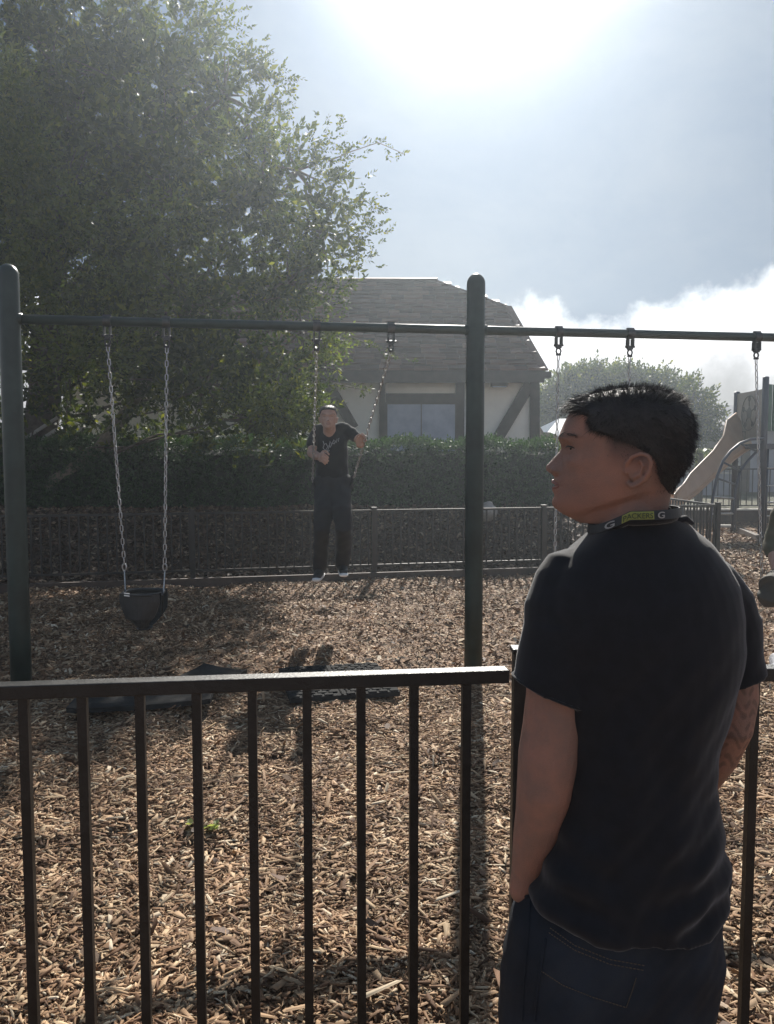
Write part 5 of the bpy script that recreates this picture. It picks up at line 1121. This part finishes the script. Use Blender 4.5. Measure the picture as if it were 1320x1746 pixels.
    j.loft(rings); base = Q(1030, 1810, .03)
    for sx_, ox in ((-1, -.088), (1, .088)):
        x0 = base.x + ox; j.limb([(x0, MY + .03 + .02 * sx_, base.z + .07), (x0 - .003 * sx_, MY + .03 + .02 * sx_, base.z - .12), (x0 + .01 * sx_, MY + .03 + .03 * sx_, .42), (x0 + .015 * sx_, MY + .05 + .03 * sx_, .22), (x0 + .015 * sx_, MY + .05 + .03 * sx_, .09)], [.093, .088, .068, .064, .066], 18)
    def dj(co): return fold(.0035, 30, 20, 2.2)(co) + fold(.0015, 75, 50, .7)(co)
    me = remeshed(j, 'jeans', .005, 3, dj); jn = obj('jeans', me, M_jean, t)
    # stitching and pocket edges laid on the cloth by ray casting
    from mathutils.bvhtree import BVHTree
    bv = BVHTree.FromPolygons([v_.co[:] for v_ in me.vertices], [tuple(p_.vertices) for p_ in me.polygons])
    def on(px, py, off=.001):
        o_ = Vector((0, 0, CZ)); d = (P(px, py, 1.3) - o_).normalized(); h = bv.ray_cast(o_, d); return (h[0] - d * off) if h[0] else None
    def seam(pts, r, mtl, nm, par, dash=False):
        out = []; 
        for (x0, y0), (x1, y1) in zip(pts, pts[1:]):
            for i in range(10): q = on(x0 + (x1 - x0) * i / 10, y0 + (y1 - y0) * i / 10); out += [q] if q else []
        m = MB()
        if dash:
            for a_, c_ in zip(out[::1], out[1::1]): m.tube([a_, a_.lerp(c_, .62)], r, 5)
        elif len(out) > 2: m.tube(out, r, 6)
        if m.v: m.build(nm, mtl, par, smooth=True)
    seam([(938, 1582), (980, 1612), (1040, 1636), (1108, 1648)], .0009, M_stitch, 'stitching', jn, True); seam([(936, 1590), (980, 1620), (1040, 1644), (1106, 1656)], .0009, M_stitch, 'stitching', jn, True)
    seam([(922, 1655), (960, 1680), (1010, 1700), (1068, 1718), (1078, 1690), (1086, 1664)], .0009, M_stitch, 'stitching', jn, True)
    seam([(930, 1600), (922, 1655), (915, 1700), (912, 1746)], .0022, M_jean, 'pocket_edge', jn); seam([(876, 1512), (893, 1528), (912, 1530), (925, 1512)], .003, M_jean, 'pocket_edge', jn)
    seam([(905, 1535), (900, 1600), (893, 1680), (890, 1746)], .0018, M_jean, 'side_seam', jn)
    for sx_, ox in ((-1, -.088), (1, .088)):
        x0 = base.x + ox + .015 * sx_; m = MB(); m.limb([(x0, MY + .03, .055), (x0 - .01, MY + .12, .05), (x0 - .02, MY + .24, .04)], [(.05, .045), (.045, .048), (.032, .045)], 14); m.box((x0 - .01, MY + .13, .015), (.09, .27, .03)); obj('shoe', remeshed(m, 'shoe', .006, 3), M_rubber, t)
man()

# ---- young man on the swing
def swinger():
    Y0 = 6.85
    def S(px, py, Y=Y0): return P(px, py, Y)
    t = thing('person', (S(565, 980).x, Y0, S(565, 985).z), 'young man in black clothes and white shoes riding the swing, facing the camera', 'person')
    sc_ = .93; Mx = Matrix.Translation(S(560, 711, 6.72)) @ Matrix.Rotation(R(90 + 4), 4, 'Z') @ Matrix.Rotation(R(-4), 4, 'Y') @ Matrix.Scale(sc_, 4) @ Matrix.Translation((.03, 0, 0))
    b_ = MB(); grid_mb(HL, b_, Mx); ears(b_, Mx)
    b_.limb([S(561, 722, 6.76), S(563, 748, 6.82)], [.052, .06], 14); b_.limb([S(549, 736), S(564, 742), S(584, 735)], [.036, .05, .036], 12)
    b_.limb([S(564, 750), S(566, 790), S(567, 825)], [(.07, .11), (.07, .10), (.07, .10)], 14)
    g = SW_R - kR; 
    def onchain(py):
        lo, hi = 0.0, 1.0
        for _ in range(40):
            m_ = (lo + hi) / 2; q = kR.lerp(SW_R, m_); 
            if q.z > P(600, py, q.y).z: lo = m_
            else: hi = m_
        return kR.lerp(SW_R, lo)
    hR_ = onchain(752); hY = hR_.y
    b_.limb([S(586, 733), S(604, 743, 6.84), S(614, 752, 6.80)], [.038, .038, .036], 12); w_ = hR_ + Vector((-.03, .03, -.03)); b_.limb([S(614, 752, 6.80), (S(614, 752, 6.80) + w_) / 2 + Vector((0, 0, .0)), w_], [.037, .036, .027], 12)
    fingers(b_, w_ + Vector((-.03, -.01, -.01)), Vector((.55, -.1, .75)), Vector((.3, -1, .1)), Vector((-.5, -.3, .7)), 1.0, 1.2)
    elb = S(531, 772, 6.75); w2 = S(545, 779, 6.47); b_.limb([S(546, 734), S(536, 752, 6.82), elb], [.038, .04, .038], 12); b_.limb([elb, (elb + w2) / 2 + Vector((0, 0, -.004)), w2], [.040, .038, .030], 12)
    fingers(b_, w2, Vector((.35, -1, .0)), Vector((.5, .2, -.5)), Vector((.3, 0, 1)), 1.05, .95)
    obj('body', remeshed(b_, 'body', .005, 1), M_skin2, t); face_bits(Mx, t, M_skin2); hair_parts(Mx, t, 2600, 1.0, 1.0, 2, .0011)
    s_ = MB(); s_.limb([S(547, 732), S(564, 744), S(586, 730)], [.058, .078, .058], 16)
    s_.limb([S(565, 750), S(565, 772), S(566, 800), S(567, 832)], [(.11, .145), (.115, .142), (.11, .14), (.11, .15)], 20)
    s_.limb([S(546, 733), S(538, 744, 6.83), S(533, 758, 6.80)], [.056, .057, .056], 14); s_.limb([S(587, 731), S(597, 737, 6.85), S(603, 742, 6.84)], [.056, .055, .053], 14)
    obj('shirt', remeshed(s_, 'shirt', .009, 3, fold(.007, 30, 18, .4)), M_shirt, t)
    sh = bpy.data.objects.get('shirt.001') or bpy.data.objects['shirt']
    # white script print on the chest
    mw = mat('white_print', (.36, .36, .36), .7); from mathutils.bvhtree import BVHTree
    me = sh.data; bv = BVHTree.FromPolygons([v_.co[:] for v_ in me.vertices], [tuple(p_.vertices) for p_ in me.polygons])
    for ln_ in ([(551, 752), (553, 758), (551, 764), (555, 768), (559, 762), (556, 756), (553, 758)], [(558, 770), (562, 760), (563, 752), (566, 757), (563, 763), (560, 760)], [(567, 756), (569, 750), (572, 752), (570, 757), (567, 756)], [(573, 755), (575, 748), (577, 753), (578, 747)], [(551, 770), (556, 772), (562, 768)]):
        pts = []
        for (x, y) in ln_:
            d = (P(x, y, 6.6) - camo.location).normalized(); h = bv.ray_cast(camo.location, d)
            if h[0]: pts.append(h[0] - d * .001)
        if len(pts) > 1: MB().tube(pts, .0032, 5).build('shirt_print', mw, sh)
    j = MB(); j.limb([S(555, 826, 6.84), S(580, 826, 6.84)], [.115, .115], 16)
    j.limb([S(555, 838, 6.80), S(552, 872, 6.66), S(549, 900, 6.62), S(547, 938, 6.80), S(545, 967, 6.92)], [.098, .084, .071, .062, .064], 16)
    j.limb([S(580, 838, 6.80), S(583, 872, 6.64), S(586, 898, 6.60), S(587, 935, 6.84), S(584, 962, 6.96)], [.098, .084, .071, .063, .066], 16)
    obj('trousers', remeshed(j, 'trousers', .009, 3, fold(.006, 26, 22, 2.9)), mat('black_trousers', (.012, .012, .015), .85), t)
    for (x, y, Y, a_) in ((546, 975, 6.92, -.1), (584, 967, 6.96, .12)):
        m = MB(); c = S(x, y, Y); m.limb([c + Vector((0, .05, .01)), c + Vector((a_ * .05, -.05, -.0)), c + Vector((a_ * .15, -.15, -.02))], [(.04, .042), (.036, .042), (.028, .038)], 14); s = obj('shoe', remeshed(m, 'shoe', .006, 2), M_rubber, t)
        so_ = MB(); so_.limb([c + Vector((0, .07, -.03)), c + Vector((a_ * .05, -.05, -.034)), c + Vector((a_ * .18, -.185, -.044))], [(.018, .042), (.018, .046), (.018, .04)], 14); obj('sole', remeshed(so_, 'sole', .006, 1), M_white, s)
swinger()

# ---- person cropped by the right edge, seated on a swing
def sitter():
    Y0 = T4L.y
    def S(px, py, Y=Y0): return P(px, py, Y)
    t = thing('person', (S(1370, 1100).x, Y0, 0), 'person in khaki camouflage clothes seated on a swing, cut off by the right edge', 'person')
    sc_ = .95; Mx = Matrix.Translation(S(1378, 792, Y0 - .08)) @ Matrix.Rotation(R(95), 4, 'Z') @ Matrix.Scale(sc_, 4)
    b_ = MB(); grid_mb(HL, b_, Mx); ears(b_, Mx); b_.limb([S(1378, 806), S(1378, 850)], [.056, .07], 14)
    b_.limb([S(1338, 862), S(1378, 852), S(1418, 862)], [.05, .08, .05], 12); b_.limb([S(1378, 870), S(1378, 930), S(1375, 985)], [(.07, .11), (.07, .10), (.07, .1)], 14)
    for sx_ in (-1, 1):
        c0 = S(1378 + sx_ * 42, 866); el_ = S(1378 + sx_ * 62, 925, Y0 + .02); wr = S(1378 + sx_ * 52, 985, Y0 - .22); b_.limb([c0, (c0 + el_) / 2, el_], [.05, .046, .042], 12); b_.limb([el_, (el_ + wr) / 2, wr], [.042, .040, .028], 12)
        fingers(b_, wr, Vector((-sx_ * .4, -1, -.25)), Vector((0, -.2, -1)), Vector((-sx_, -.2, 0)), 1.0, .5)
        kn = S(1378 + sx_ * 40, 1008, Y0 - .38); ft = S(1378 + sx_ * 44, 1118, Y0 - .12); b_.limb([S(1378 + sx_ * 22, 1005), kn], [.08, .055], 12); b_.limb([kn, ft], [.052, .035], 12)
    obj('body', remeshed(b_, 'body', .006, 1), M_skin2, t); face_bits(Mx, t, M_skin2); hair_parts(Mx, t, 1500, 1.0, 1.0, 2, .0012)
    s_ = MB(); s_.limb([S(1336, 862), S(1378, 856), S(1420, 862)], [.065, .09, .065], 14); s_.limb([S(1378, 870), S(1378, 930), S(1376, 992)], [(.115, .17), (.115, .16), (.12, .165)], 18)
    for sx_ in (-1, 1): s_.limb([S(1378 + sx_ * 42, 864), S(1378 + sx_ * 55, 900, Y0 + .02), S(1378 + sx_ * 63, 927, Y0 + .01), S(1378 + sx_ * 61, 940, Y0 - .04)], [.064, .06, .058, .054], 14)
    obj('jacket', remeshed(s_, 'jacket', .009, 3, fold(.008, 28, 20, 1.1)), M_khaki, t)
    j = MB()
    for sx_ in (-1, 1):
        kn = S(1378 + sx_ * 62, 1004, Y0 - .40); j.limb([S(1378 + sx_ * 24, 990), S(1378 + sx_ * 45, 992, Y0 - .2), kn, kn + Vector((0, .02, -.05))], [.12, .105, .092, .085], 16)
    obj('shorts', remeshed(j, 'shorts', .010, 3, fold(.007, 24, 20, .2)), mat('dark_camo', (.11, .09, .06), .85, 0, .5, 14, col2=(.045, .042, .036)), t)
    for sx_ in (-1, 1):
        c = S(1378 + sx_ * 50, 1128, Y0 - .12); c.z = .055; m = MB(); m.limb([c + Vector((0, .05, .03)), c + Vector((sx_ * .03, -.05, .0)), c + Vector((sx_ * .07, -.14, -.005))], [(.05, .045), (.042, .046), (.03, .04)], 14); s = obj('shoe', remeshed(m, 'shoe', .006, 2), mat('grey_shoe', (.2, .2, .23), .7, col2=(.42, .42, .45), vscale=40), t)
        so_ = MB(); so_.limb([c + Vector((0, .08, -.03)), c + Vector((sx_ * .085, -.17, -.03))], [(.02, .044), (.02, .042)], 14); obj('sole', remeshed(so_, 'sole', .006, 1), M_rubber, s)
sitter()
# ------------------------------------------------------------------ haze volume added to imitate lens glare
if HAZE > 0:
    m = bpy.data.materials.new('glare_haze'); m.use_nodes = True; t_ = m.node_tree; t_.nodes.clear(); q = NB(t_)
    pv = q.n('ShaderNodeVolumePrincipled'); pv.inputs['Density'].default_value = HAZE; pv.inputs['Color'].default_value = (.82, .92, 1.0, 1); pv.inputs['Anisotropy'].default_value = HAZE_G
    o_ = q.n('ShaderNodeOutputMaterial'); q.l(pv.outputs[0], o_.inputs['Volume'])
    hz = MB(); hz.box((2, 22, 5.0), (80, 60, 13.0)); hz = hz.build('haze', m, None); tag(hz, 'thin haze added over the whole playground to stand in for lens glare', kind='stuff')
